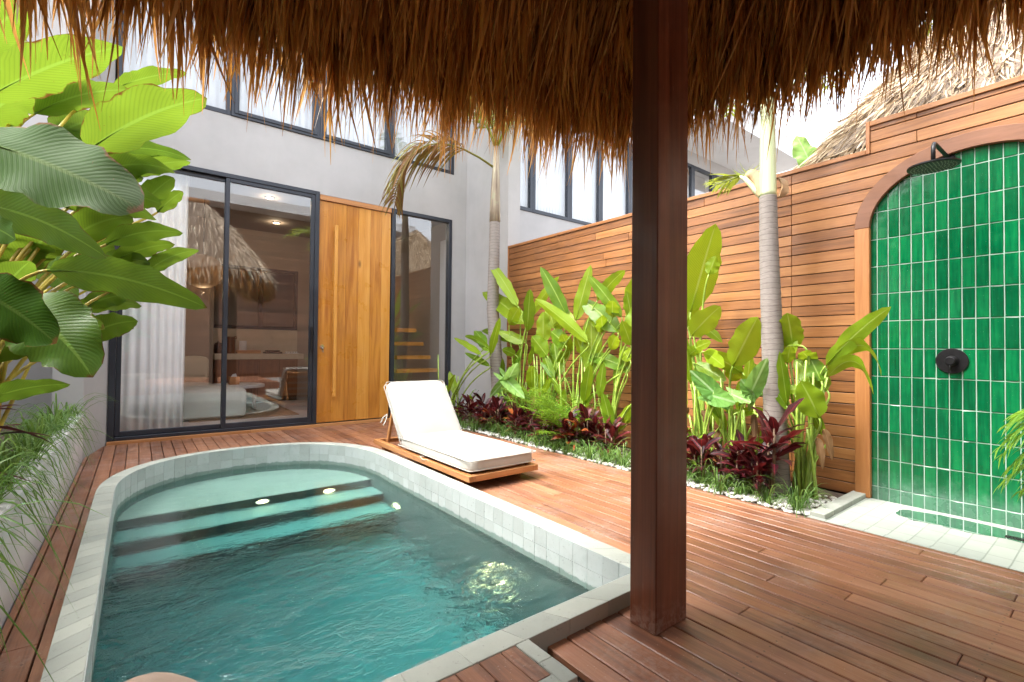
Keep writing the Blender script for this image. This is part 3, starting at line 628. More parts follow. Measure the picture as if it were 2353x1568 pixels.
def softbox(name, mat, parent, x0, x1, y0, y1, z0, z1, puff=.03, r=.05, rot=None):
    nx, ny, nz = 10, 10, 5; b = bmesh.new(); bmesh.ops.create_cube(b, size=1)
    bmesh.ops.subdivide_edges(b, edges=b.edges[:], cuts=7, use_grid_fill=True)
    cx, cy, cz = (x0 + x1) / 2, (y0 + y1) / 2, (z0 + z1) / 2; sx, sy, sz = x1 - x0, y1 - y0, z1 - z0
    for v in b.verts:
        p = v.co * 2; q = Vector((p.x, p.y, p.z))
        v.co = Vector((p.x * sx / 2, p.y * sy / 2, p.z * sz / 2))
        # round edges
        e = Vector([max(0, abs(v.co[i]) - ((sx, sy, sz)[i] / 2 - r)) for i in range(3)]); L = e.length
        if L > r: 
            for i in range(3):
                if e[i] > 0: v.co[i] = math.copysign((sx, sy, sz)[i] / 2 - r + e[i] / L * r, v.co[i])
        if abs(q.z) > .99: v.co.z += math.copysign(puff, q.z) * (1 - q.x ** 2) * (1 - q.y ** 2)
        if abs(q.x) > .99: v.co.x += math.copysign(puff * .35, q.x) * (1 - q.y ** 2) * (1 - q.z ** 2)
        if abs(q.y) > .99: v.co.y += math.copysign(puff * .35, q.y) * (1 - q.x ** 2) * (1 - q.z ** 2)
        n_ = math.sin(q.x * 5.1 + q.y * 2) * math.sin(q.y * 4.3 - q.x) * .004 + math.sin(q.x * 9 - q.y * 4) * math.sin(q.y * 7 + q.x * 3) * .0022; v.co.z += n_
    if rot is not None: bmesh.ops.transform(b, matrix=rot, verts=b.verts)
    bmesh.ops.translate(b, verts=b.verts, vec=(cx, cy, cz))
    me = bpy.data.meshes.new(name); b.to_mesh(me); b.free(); me.materials.append(mat); me.polygons.foreach_set('use_smooth', [True] * len(me.polygons))
    o = bpy.data.objects.new(name, me); COL.objects.link(o); m_ = o.modifiers.new('s', 'SUBSURF'); m_.levels = m_.render_levels = 1
    if parent is not None:
        o.parent = parent
        if parent.type == 'EMPTY': o.matrix_parent_inverse = Matrix.Translation(-parent.location)
    return o
tag(softbox('ottoman', M['sofa'], None, .42, 1.235, 7.68, 8.4, .052, .47, .02, .04), 'square cream linen ottoman just inside the sliding door', 'ottoman', kind='thing')
sf = thing('sofa', 'cream linen sofa against the beige wall behind the ottoman', 'sofa', (.4, 9.2, .045)); softbox('seat', M['sofa'], sf, -.55, 1.0, 8.75, 9.7, .06, .46, .03, .05); softbox('backrest', M['sofa'], sf, -.55, .75, 9.42, 9.74, .45, .66, .02, .05)
tag(softbox('pillow', M['pillow'], None, .5, .92, 9.24, 9.40, .5, .87, .03, .05), 'beige square pillow leaning on the sofa backrest', 'pillow', kind='thing')
ct = thing('coffee_table', 'round white coffee table between the ottoman and the kitchen', 'table', (1.3, 8.9, .045)); b = MB(); b.cyl((1.25, 8.85, .40), (0, 0, 1), .42, .045, 48); b.build('tabletop', M['white'], ct, bevel=.004)
for dx, dy in ((-.24, -.2), (.24, -.2), (0, .28)): b = MB(); b.cyl((1.25 + dx, 8.85 + dy, .046), (0, 0, 1), .03, .353, 12); b.build('leg', M['cabinet'], ct)
tb = thing('tissue_box', 'light wooden tissue box with a tissue sticking out on the round table', 'tissue box', (1.2, 8.8, .445)); boxobj('box', M['teak_x'], tb, 1.15, 1.29, 8.73, 8.87, .446, .57, .004); b = MB(); b.add([(1.18, 8.8, .571), (1.26, 8.79, .571), (1.25, 8.81, .62), (1.2, 8.8, .61), (1.22, 8.83, .571)], [(0, 1, 2, 3), (1, 4, 2), (4, 0, 3, 2)]); b.build('tissue', M['white'], tb)
rg = MB(); rg.box(.55, 1.92, 7.62, 9.5, .0455, .055); tag(rg.build('rug', plain('brown woven rug', (.22, .135, .07), .95, 0, .3, 60, .5), None), 'brown woven rug beneath the ottoman and round table', 'rug', kind='thing')
pl = thing('pendant_lamp', 'large round pendant lamp glowing inside the living room', 'pendant lamp', (.75, 8.5, 2.17))
def shade():
    t = NT('woven lamp shade'); a = t.n('ShaderNodeBsdfTranslucent', Color=(.5, .36, .24)); d = t.pbr(Base_Color=(.38, .28, .20), Roughness=.8)
    return t.done(t.n('ShaderNodeMixShader', Fac=.6, _1=d, _2=a))
b = MB(); b.sphere((.75, 8.5, 2.17), .27, .27, .25, 28, 16); b.build('lamp_shade', shade(), pl, smooth=True)
b = MB(); b.tube([(.75, 8.5, 2.41), (.75, 8.5, 3.25)], .006); b.build('cord', M['black'], pl)
b = MB(); b.sphere((.75, 8.5, 2.22), .02, .02, .03); b.build('bulb', M['lamp'], pl, smooth=True)
def lamp_light(p, e, r=.05, col=(1, .8, .55)):
    l = bpy.data.lights.new('lamp_glow', 'POINT'); l.energy = e; l.shadow_soft_size = min(r, .02); l.color = col; o = bpy.data.objects.new('lamp_glow', l); COL.objects.link(o); o.location = p
lamp_light((.75, 8.5, 1.85), .5)
for k, (px, py, lab) in enumerate(((1.5, 7.8, 'lit round downlight in the ceiling behind the sliding door'), (1.9, 9.3, 'lit round downlight in the ceiling above the kitchen worktop'), (3.1, 7.9, 'lit round downlight in the ceiling above the stair treads'))):
    dl = thing('downlight', lab, 'ceiling light', (px, py, 3.25), 'recessed ceiling downlights'); b = MB(); b.cyl((px, py, 3.258), (0, 0, -1), .055, .012, 24); b.build('trim_ring', M['white'], dl); b = MB(); b.disc((px, py, 3.2445), (0, 0, -1), .04); b.build('lens', M['lamp'], dl); lamp_light((px, py, 3.222), .6, .015)
sr = thing('staircase', 'floating honey coloured wood stair treads behind the narrow window', 'staircase', (3.6, 7.3, .045))
for k in range(5): boxobj('tread', M['tread'], sr, 3.2 - .05 * (k == 3) , 4.05 - .13 * k if k < 6 else 3.6, 7.05 + .27 * 0, 7.33, .66 + .215 * k - .215, .72 + .215 * k - .215, .004, random.random())
b = MB(); b.box(4.1, 4.199, 7.05, 7.33, .045, 2.9); b.build('stringer', M['white'], sr)
# garden behind the kitchen window
bw = boxobj('garden_wall', M['concrete'], None, -1, 4.4, 11.6, 11.8, -.07, 2.9); tag(bw, 'pale garden wall behind the kitchen window', 'wall', kind='thing')

# party wall, neighbours
b = MB(); b.box(4.2, 4.42, 5.53, 6.659, -.07, 6.6); tag(b.build('party_wall', M['plaster']), 'pale grey plastered end wall standing between the villa and the timber fence', 'wall', kind='thing')
nb = thing('neighbouring_villa', 'neighbouring grey villa whose upper windows with white curtains show above the fence', 'house', (7, 7.33, 0))
b = MB(); b.box(4.42, 9.9, 7.33, 7.5, 2.9, 3.78); b.box(4.42, 9.9, 7.33, 7.5, 6.0, 6.6); b.box(4.42, 4.62, 7.33, 7.5, -.07, 2.9); b.box(9.3, 9.9, 7.33, 7.5, -.07, 2.9); b.box(4.42, 4.6, 7.33, 7.5, 3.78, 6.0); b.box(4.42, 9.9, 10, 10.2, -.07, 6.6); b.box(9.7, 9.9, 7.5, 10, -.07, 6.6); b.build('wall', M['plaster'], nb)
boxobj('roof', M['concrete'], nb, 4.42, 10.1, 6.9, 10.4, 6.6, 6.85)
nx = [4.602, 5.64, 6.17, 7.2, 8.17, 9.2, 9.7]
for a, c in zip(nx, nx[1:]):
    f = framed('window', a + .001, c - .001, 3.782, 5.998, .07, nb, 7.31, .09); p = pane(nb, a + .073, c - .073, 3.854, 5.926, 7.35); p.parent = f; p.matrix_parent_inverse = Matrix.Identity(4)
for k, (a, c) in enumerate(zip(nx[:-1], nx[1:])):
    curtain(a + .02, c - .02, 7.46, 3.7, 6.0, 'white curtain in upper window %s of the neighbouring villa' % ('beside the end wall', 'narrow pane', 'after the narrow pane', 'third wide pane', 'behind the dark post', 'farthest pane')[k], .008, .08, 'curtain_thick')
fvx0, fvx1 = 9.95, 15.2
fv = thing('far_villa', 'farther villa with an overhanging flat concrete roof above the fence and palm trunk', 'house', (12, 7.3, 0))
b = MB(); b.box(10.15, fvx1 - .3, 7.3, 7.5, -.07, 4.6); b.box(10.15, fvx1 - .3, 7.3, 7.5, 6.1, 6.45); b.box(10.15, 10.8, 7.3, 7.5, 4.6, 6.1); b.box(13.9, fvx1 - .3, 7.3, 7.5, 4.6, 6.1); b.box(fvx1 - .5, fvx1 - .3, 7.5, 11, -.07, 6.45); b.build('wall', M['plaster'], fv)
boxobj('roof', M['concrete'], fv, fvx0 + .2, fvx1, 5.75, 11, 6.45, 6.95)
for a, c in ((10.8, 11.83), (11.83, 12.86), (12.86, 13.9)):
    f = framed('window', a + .001, c - .001, 4.602, 6.098, .08, fv, 7.28, .09); p = pane(fv, a + .083, c - .083, 4.69, 6.01, 7.33); p.parent = f; p.matrix_parent_inverse = Matrix.Identity(4)
boxobj('room', M['white'], fv, 10.7, 14.0, 8.2, 8.3, 4.0, 6.44)

# ================================================================== FENCE AND SHOWER
XF = 4.2; ACY = .608; SPR = 1.96
def ell(z, a, b_):
    if z < SPR: return a
    q = (z - SPR) / b_
    return 0 if q >= 1 else a * math.sqrt(1 - q * q)
fence = thing('timber_fence', 'tall horizontal board timber fence along the planting bed and around the shower', 'fence', (XF, 3, 0))
fb = MB(); bp = .0834
z = 2.496 + bp * 3
rows = []
z1 = 2.496
zt = 2.7225
k = 0
zz = 2.496 + bp * 2.72
for k in range(-3, 32):
    zt_ = 2.496 - bp * k; zb_ = zt_ - bp + .007
    if zb_ < -.06: break
    top = zt_ > 2.5
    hw = ell(max(zb_, 0), .56, .40) + .008 if zb_ < SPR + .40 else 0
    runs = []
    if not top: runs += [(1.703, 3.2 + random.uniform(-.9, .9)), None, ]; e = runs[0][1]; runs = [(1.703, e), (e + .003, 5.50)]
    lo = ACY + hw
    hi_end = 1.165 if top else 1.70
    if hw > 0.01: runs += [(lo, hi_end), (-1.2, ACY - hw)]
    else: runs += [(.9, hi_end), (-1.2, .897)] if k % 2 else [(-1.2, hi_end)]
    for a, c in runs: fb.box(XF + random.uniform(0, .0015), XF + .02, a, c, zb_, min(zt_, 2.70 if top else 2.5), random.random())
fb.build('board', M['fence'], fence, bevel=.002)
b = MB(); b.box(XF + .021, XF + .06, 1.17, 5.495, -.07, 2.48); b.box(XF + .021, XF + .06, -1.2, 1.1695, 2.48, 2.69); b.build('backing', M['dark'], fence)
b = MB(); b.box(XF - .012, XF + .075, 1.19, 5.52, 2.5005, 2.535, .4); b.box(XF - .012, XF + .075, -1.2, 1.165, 2.7005, 2.738, .6); b.build('cap', M['fence'], fence, bevel=.003)
boxobj('step_trim', M['fence_v'], fence, XF - .012, XF + .075, 1.1655, 1.189, 2.502, 2.738, .002)
boxobj('end_trim', M['fence_v'], fence, XF - .006, XF + .07, 5.501, 5.526, -.07, 2.4995, .002)
sn = thing('shower_niche', 'arched outdoor shower niche of glossy green tiles in a timber surround', 'shower', (XF, ACY, 0))
def ring(mb, z_lo, za, zb, a0, b0, a1, b1, n=28):
    pass
ar = MB(); n = 36; vs = []
for i in range(n + 1):
    th = PI * i / n; c, s_ = math.cos(th), math.sin(th)
    for (a_, b_) in ((.56, .41), (.652, .51)):
        for xx in (XF - .016, XF + .024): vs.append((xx, ACY + a_ * c, SPR + b_ * s_))
fs = []
for i in range(n):
    o = i * 4; q = o + 4
    fs += [(o + 0, o + 2, q + 2, q + 0), (o + 1, q + 1, q + 3, o + 3), (o + 0, q + 0, q + 1, o + 1), (o + 2, o + 3, q + 3, q + 2)]
fs += [(0, 1, 3, 2), (n * 4, n * 4 + 2, n * 4 + 3, n * 4 + 1)]
ar.add(vs, fs, .5); ar.build('arch_trim', M['arch'], sn, bevel=.003)
for sgn, tt in ((1, .75), (-1, .5)):
    y0, y1 = sorted((ACY + sgn * .56, ACY + sgn * .652)); boxobj('jamb', M['fence_v'], sn, XF - .017, XF + .024, y0, y1, .0, SPR - .0015, .003, tt)
b = MB(); b.box(XF + .0225, XF + .14, ACY - .66, ACY + .66, -.07, 2.478); b.build('grout_backing', M['gtile_grout'], sn)
tl = MB(); gy = 1.131; 
for c_ in range(-2, 22):
    y1 = gy - .0648 * c_ - .0014; y0 = y1 - .0648 + .0028
    if y0 > ACY + .64 or y1 < ACY - .66: continue
    for r_ in range(-2, 13):
        z1 = 2.266 - .198 * r_ - .0014; z0 = z1 - .198 + .0028
        if z1 < 0 or z0 > 2.46: continue
        z0 = max(z0, -.01); z1 = min(z1, 2.46); x0 = XF + .019 + random.uniform(0, .001); dx = random.uniform(-.0010, .0010); dz = random.uniform(-.0012, .0012)
        e = .0035
        P = [(x0 + .004, y0, z0), (x0 + .004, y1, z0), (x0 + .004, y1, z1), (x0 + .004, y0, z1), (x0 + dx + dz, y0 + e, z0 + e), (x0 - dx + dz, y1 - e, z0 + e), (x0 - dx - dz, y1 - e, z1 - e), (x0 + dx - dz, y0 + e, z1 - e)]
        P += [(XF + .024, y0, z0), (XF + .024, y1, z0), (XF + .024, y1, z1), (XF + .024, y0, z1)]
        U = [(0, 0), (1, 0), (1, 1), (0, 1), (.06, .02), (.94, .02), (.94, .98), (.06, .98), (0, 0), (1, 0), (1, 1), (0, 1)]
        tl.add(P, [(7, 6, 5, 4), (4, 5, 1, 0), (5, 6, 2, 1), (6, 7, 3, 2), (7, 4, 0, 3), (0, 1, 9, 8), (1, 2, 10, 9), (2, 3, 11, 10), (3, 0, 8, 11)], random.random(), U)
tl.build('tile', M['gtile'], sn)
sh = thing('rain_shower', 'round black rain shower head on a curved arm above the green tiles', 'shower', (3.8, .735, 2.19))
b = MB(); cpts = [(4.218, .733, 2.335), (3.86, .735, 2.335), (3.825, .735, 2.33), (3.806, .735, 2.312), (3.80, .735, 2.285), (3.80, .735, 2.205)]; b.tube(cpts, .0115, 14); b.cyl((4.2185, .733, 2.335), (-1, 0, 0), .03, .012, 24); b.build('arm', M['black'], sh, smooth=True)
b = MB(); lathe(b, (3.8, .735, 2.178), [(.118, 0), (.126, .004), (.126, .012), (.06, .018), (.02, .03), (.016, .034)], 48); b.build('head_plate', M['black'], sh, bevel=.0)
b = MB()
for r_, n_ in ((.018, 6), (.036, 12), (.054, 18), (.072, 24), (.09, 30), (.106, 36)):
    for k in range(n_): a = 2 * PI * k / n_; b.cyl((3.8 + r_ * math.cos(a), .735 + r_ * math.sin(a), 2.1785), (0, 0, -1), .0025, .003, 6)
b.build('nozzle', plain('pale silicone', (.45, .45, .4), .6), sh)
va = thing('shower_valve', 'round black shower mixer valve with lever on the green tiles', 'shower valve', (4.2, .727, 1.0))
b = MB(); b.cyl((4.219, .727, 1.0), (-1, 0, 0), .082, .010, 40); b.build('plate', M['black'], va, bevel=.002)
b = MB(); b.cyl((4.2088, .727, 1.0), (-1, 0, 0), .034, .035, 28, r2=.025); b.cyl((4.173, .727, 1.0), (-1, 0, 0), .0245, .03, 28); b.build('knob', M['black'], va, bevel=.002)
b = MB(); b.tube([(4.155, .727, .985), (4.153, .727, .935)], [.008, .006], 12); b.build('lever', M['black'], va, smooth=True)
b = MB(); b.box(3.43, 4.2185, -1.6, 1.193, -.07, -.004); b.box(3.381, 3.4285, -1.6, 1.28, -.07, .002); tag(b.build('shower_floor', M['showerfloor']), kind='structure')
b = MB(); [b.box(3.43 + .157 * k, 3.43 + .157 * (k + 1) - .0015, 1.194, 1.28, -.07, .028, random.random()) for k in range(5)]; tag(b.build('kerb', M['coping'], None, bevel=.003), kind='structure')
dr = thing('floor_drain', 'dark linear drain grate in the pale shower floor near the tiles', 'drain', (3.97, .3, 0)); b = MB(); b.box(3.945, 4.0, .1, .46, -.0035, -.001); b.build('channel', M['dark'], dr)
b = MB(); [b.box(3.95, 3.995, .105 + .0135 * k, .1135 + .0135 * k, -.0008, .002) for k in range(26)]; b.build('grate', M['black'], dr)
def puddlemat():
    t = NT('thin puddle'); fr = t.n('ShaderNodeFresnel', IOR=1.6); return t.done(t.n('ShaderNodeMixShader', Fac=fr.outputs[0], _1=t.n('ShaderNodeBsdfTransparent', Color=(.66, .72, .66)), _2=t.n('ShaderNodeBsdfGlossy', Color=(1, 1, 1), Roughness=.03)))
b = MB(); pp = [at_z(u, v, 0) for u, v in ((1418, 1192), (1440, 1186), (1490, 1188), (1540, 1192), (1600, 1200), (1660, 1208), (1700, 1225), (1760, 1226))]
ed = []; cxs = [(4.09, .95), (4.13, .80), (4.14, .6), (4.12, .4), (4.10, .2), (3.98, .05), (3.88, .2), (3.92, .45), (3.87, .62), (3.90, .74), (3.86, .86), (3.95, .97)]
NP = 60
for k in range(NP):
    a = k / NP * len(cxs); i0 = int(a) % len(cxs); f = a - int(a); p, q = cxs[i0], cxs[(i0 + 1) % len(cxs)]; f = f * f * (3 - 2 * f)
    ed.append((p[0] + (q[0] - p[0]) * f + random.uniform(-.008, .008), p[1] + (q[1] - p[1]) * f + random.uniform(-.01, .01), 0.0))
b.prism([(p[0], p[1]) for p in ed], -.0036, -.0015); tag(b.build('puddle', puddlemat()), kind='structure')

# planting bed, pebbles
b = MB(); b.box(3.39, 4.199, 1.2815, 6.6, -.07, -.012); tag(b.build('soil', M['soil']), kind='structure')
pb = MB()
for k in range(2300):
    y = random.uniform(1.29, 6.4); x = 3.41 + abs(random.gauss(0, .28)); 
    if x > 4.1: continue
    s = random.uniform(.009, .022); pb.sphere((x, y, -.006 + random.uniform(0, .008)), s * random.uniform(.8, 1.4), s * random.uniform(.8, 1.4), s * .6, 7, 5, random.random())
tag(pb.build('pebbles', M['pebble'], None, smooth=True), 'white pebbles covering the soil along the edge of the planting bed', 'pebbles', kind='stuff')

# left planter
pw = MB(); pw.box(-.50, -.384, -2.6, 5.93, -.07, .42); 
tag(pw.build('planter_wall', M['plaster_low'], None, bevel=.006), 'low pale plastered planter wall along the narrow deck strip beside the pool', 'planter', kind='thing')
b = MB(); b.box(-1.35, -.501, -2.6, 5.93, -.07, .37); tag(b.build('planter_soil', M['soil']), kind='structure')
b = MB(); b.box(-1.55, -1.351, -6, 6.65, -.07, 2.7); tag(b.build('boundary_wall', M['white']), 'white plastered boundary wall behind the large tropical leaves', 'wall', kind='thing')
#@@PART2
# ================================================================== LEAVES AND PLANTS
def bez(a, c, b, t): return a * (1 - t) ** 2 + c * 2 * t * (1 - t) + b * t * t
def prof_paddle(v): return max(0.0, math.sin(PI * min(1, v) ** .82)) ** .58 * (1 - .08 * v)
def prof_lance(v): return max(0.0, math.sin(PI * min(1, v) ** .75)) ** .9
def leaf(mb, base, ctrl, tip, width, side0, fold=.15, cup=.0, wav=.015, twist=0.0, prof=prof_paddle, nv=14, nu=6, t=.5, ragged=.0):
    base, ctrl, tip, side0 = [Vector(p) for p in (base, ctrl, tip, side0)]
    vs = []; uv = []; ph = random.random() * 6
    for i in range(nv + 1):
        v = i / nv; p = bez(base, ctrl, tip, v); d = ((ctrl - base) * (1 - v) + (tip - ctrl) * v).normalized()
        s = (side0 - d * side0.dot(d)).normalized(); nrm = s.cross(d)
        if twist: a = twist * v; s, nrm = s * math.cos(a) + nrm * math.sin(a), nrm * math.cos(a) - s * math.sin(a)
        w = width * .5 * prof(v); rg_l = 1 - ragged * random.random() ** 3; rg_r = 1 - ragged * random.random() ** 3
        for j in range(nu + 1):
            u = -1 + 2 * j / nu; au = abs(u)
            off = fold * au * w - cup * au * au * w + wav * math.sin(v * 17 + ph + (u > 0) * 2) * au * au * min(1, w * 12)
            ew = (rg_l if u < -.9 else rg_r if u > .9 else 1.0); vs.append(p + s * (u * w * ew * (1 - .12 * abs(fold))) + nrm * off); uv.append((j / nu, v))
    W = nu + 1
    mb.add(vs, [(i * W + j, i * W + j + 1, (i + 1) * W + j + 1, (i + 1) * W + j) for i in range(nv) for j in range(nu)], t, uv)
def cam_side(base, tip, tilt, roll0=None):
    base, tip = Vector(base), Vector(tip); a = (tip - base).normalized(); v = ((base + tip) / 2 - Vector(CAM)).normalized()
    s = a.cross(v).normalized(); q = Matrix.Rotation(tilt, 3, a); return q @ s
class Plant:
    def __init__(s, name, label, cat, root, mat, stemmat, group=None):
        s.e = thing(name, label, cat, root, group); s.root = Vector(root); s.mat = mat; s.sm = stemmat; s.st = MB()
    def leaf(s, base, tip, width, bow=0.0, tilt=0.0, fold=.15, wav=.012, cup=0.0, t=None, stem=True, prof=prof_paddle, up=None, srad=.007, nv=14, mat=None, root=None, label=None, twist=0):
        base, tip = Vector(base), Vector(tip); side = cam_side(base, tip, tilt)
        L = (tip - base).length; ctrl = (base + tip) / 2 + Vector((0, 0, 1)) * bow * L
        mb = MB(); leaf(mb, base, ctrl, tip, width, side, fold, cup, wav, twist, prof, nv, 6, random.random() if t is None else t, .16)
        d0 = (ctrl - base).normalized(); mb.tube([bez(base, ctrl, tip, q) - side.cross(d0) * .002 for q in (0, .1, .2, .3)], [srad * .7, srad * .45, srad * .25, srad * .05], 5, .9)
        for k in range(-5 * 0, 0): pass
        o = mb.build('leaf', mat or s.mat, s.e, smooth=True)
        if label: o['label'] = label
        if stem:
            r = s.root if root is None else Vector(root); r = r + Vector((random.uniform(-.06, .06), random.uniform(-.06, .06), -.02))
            c = Vector((r.x * .75 + base.x * .25, r.y * .75 + base.y * .25, max(base.z * .85, r.z + .1)))
            c2 = base - d0 * .12
            pts = [r * (1 - q) ** 3 + c * 3 * q * (1 - q) ** 2 + c2 * 3 * q * q * (1 - q) + base * q ** 3 for q in [k / 10 for k in range(11)]]
            s.st.tube(pts, [srad * (1.5 - .7 * k / 10) for k in range(11)], 6, random.random())
        return o
    def done(s, name='stem'):
        if s.st.v: s.st.build(name, s.sm, s.e, smooth=True)

# --- left planter: big paddle leaves
cal_specs = [  # u0 v0 u1 v1 width_px depth bow tilt fold t
 (-40, 232, 282, 108, 118, 2.35, .10, .5, .2, .95), (55, 255, 200, 172, 66, 2.9, .1, .3, .2, .8), (80, 262, 302, 208, 74, 2.75, .12, .5, .2, .75),
 (200, 348, 476, 226, 128, 2.25, .14, .55, .25, .9), (262, 205, 430, 168, 44, 3.1, .1, .5, .2, .95), (-70, 318, 330, 484, 200, 1.55, .06, -.35, .12, .08),
 (-50, 470, 248, 594, 105, 1.8, .1, .5, .15, .35), (175, 500, 360, 506, 66, 2.5, .2, .4, .2, .8), (245, 562, 421, 536, 54, 2.45, .16, .5, .15, .6),
 (235, 352, 440, 368, 42, 2.7, .12, .6, .2, .3), (290, 408, 438, 373, 50, 2.75, .12, .5, .2, .95), (322, 478, 399, 408, 52, 2.8, .1, .3, .25, 1.), (362, 488, 420, 440, 36, 2.9, .1, .3, .2, .9),
 (112, 622, 477, 708, 92, 1.9, .10, .35, .12, .45), (318, 640, 458, 575, 40, 2.75, .12, .4, .2, .7), (232, 612, 346, 606, 48, 2.85, .15, .3, .2, .6), (95, 708, 242, 757, 62, 2.3, .15, .5, .15, .7),
 (196, 775, 317, 738, 64, 2.55, .1, .2, .1, .55), (-75, 660, 130, 790, 150, 1.5, .1, .4, .12, .15), (30, 705, 214, 868, 165, 1.85, .22, .1, .15, .4), (-45, 925, 162, 884, 52, 1.9, .1, .5, .12, .4),
 (-40, 520, 36, 552, 66, 1.55, .1, .2, .1, .2), (-25, 612, 128, 574, 58, 2.6, .12, .5, .2, .75), (175, 712, 326, 704, 50, 2.85, .12, .4, .2, .8), (-60, 120, 62, 8, 95, 3.0, .1, .3, .2, .85),
 (40, 330, 190, 420, 90, 3.0, .15, .4, .2, .7), (60, 430, 250, 470, 90, 3.1, .15, .4, .2, .85), (130, 300, 330, 330, 80, 3.2, .15, .5, .2, .9), (20, 560, 180, 690, 80, 3.1, .15, .4, .2, .6), (150, 640, 260, 560, 70, 3.2, .1, .4, .2, .75), (-30, 420, 90, 330, 90, 2.9, .15, .4, .2, .7), (10, 760, 130, 700, 60, 3.0, .15, .4, .2, .6), (120, 540, 300, 560, 70, 3.3, .15, .4, .2, .85), (90, 210, 240, 250, 70, 3.3, .15, .5, .2, .9), (-40, 60, 50, 190, 110, 3.3, .1, .4, .2, .95), (140, 640, 330, 660, 60, 3.4, .15, .5, .2, .8),
 (-40, 830, 110, 770, 80, 2.4, .15, .4, .15, .6), (20, 640, 150, 520, 90, 2.6, .15, .3, .2, .7), (-30, 720, 70, 600, 80, 2.2, .12, .3, .2, .55), (60, 800, 190, 720, 70, 2.9, .15, .3, .2, .65), (150, 480, 300, 440, 80, 2.6, .15, .5, .2, .85), (60, 380, 215, 455, 90, 2.4, .2, .4, .2, .6), (170, 420, 330, 410, 70, 2.9, .15, .4, .2, .9), (210, 660, 300, 600, 60, 3.1, .15, .4, .2, .75), (150, 560, 305, 500, 80, 2.6, .15, .4, .2, .8), (220, 402, 402, 396, 60, 2.7, .15, .5, .2, .9), (240, 455, 372, 470, 60, 2.8, .15, .3, .2, .95), (160, 385, 322, 362, 70, 2.9, .15, .5, .2, .9), (260, 602, 402, 562, 46, 2.7, .12, .4, .2, .8), (180, 655, 332, 640, 60, 2.7, .12, .4, .2, .7), (200, 705, 302, 680, 50, 2.8, .12, .4, .2, .75), (100, 472, 245, 402, 90, 2.8, .15, .4, .2, .85), (230, 505, 332, 442, 60, 3.0, .12, .3, .2, .95), (120, 320, 262, 285, 80, 3.1, .15, .5, .2, .9), (-60, 300, 60, 210, 110, 2.7, .12, .4, .2, .8)]
cal_lab = ['paddle leaved plant nearest the pavilion with the darkest shaded leaves', 'paddle leaved plant in the planter whose long leaf has a ragged brown tip', 'paddle leaved plant in the planter with bright lime leaves up to the thatch fringe', 'paddle leaved plant whose leaf tips reach over the white curtain']
roots = [Vector((-.72, y, .37)) for y in (1.35, 2.0, 2.65, 3.35)]
plants = [Plant('paddle_leaf_plant', cal_lab[k], 'plant', roots[k], M['calathea'], M['stem_y'], 'paddle leaved plants in the planter') for k in range(4)]
random.seed(11)
for k, (u0, v0, u1, v1, wpx, d, bow, tilt, fold, t) in enumerate(cal_specs):
    b0 = Vector(at_d(u0, v0, d * random.uniform(.98, 1.06))); b1 = Vector(at_d(u1, v1, d * random.uniform(.94, 1.0)))
    if k == 5: b0 = Vector(at_d(u0, v0, 1.62)); b1 = Vector(at_d(u1, v1, 1.5))
    ci = min(range(4), key=lambda q: abs(roots[q].y - (b0.y - .1)))
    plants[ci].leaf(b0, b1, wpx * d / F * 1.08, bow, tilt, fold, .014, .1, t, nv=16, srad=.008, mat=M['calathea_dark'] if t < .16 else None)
for k, pl_ in enumerate(plants):
    for q in range(9):
        r = pl_.root + Vector((random.uniform(-.16, .16), random.uniform(-.3, .3), 0)); top = r + Vector((random.uniform(-.15, .3), random.uniform(-.2, .25), random.uniform(.6, 1.25)))
        c = (r + top) / 2 + Vector((random.uniform(-.04, .04), 0, .08)); pl_.st.tube([bez(r, c, top, i / 6) for i in range(7)], [.012 - .001 * i for i in range(7)], 7, random.random())
    pl_.done('cane')

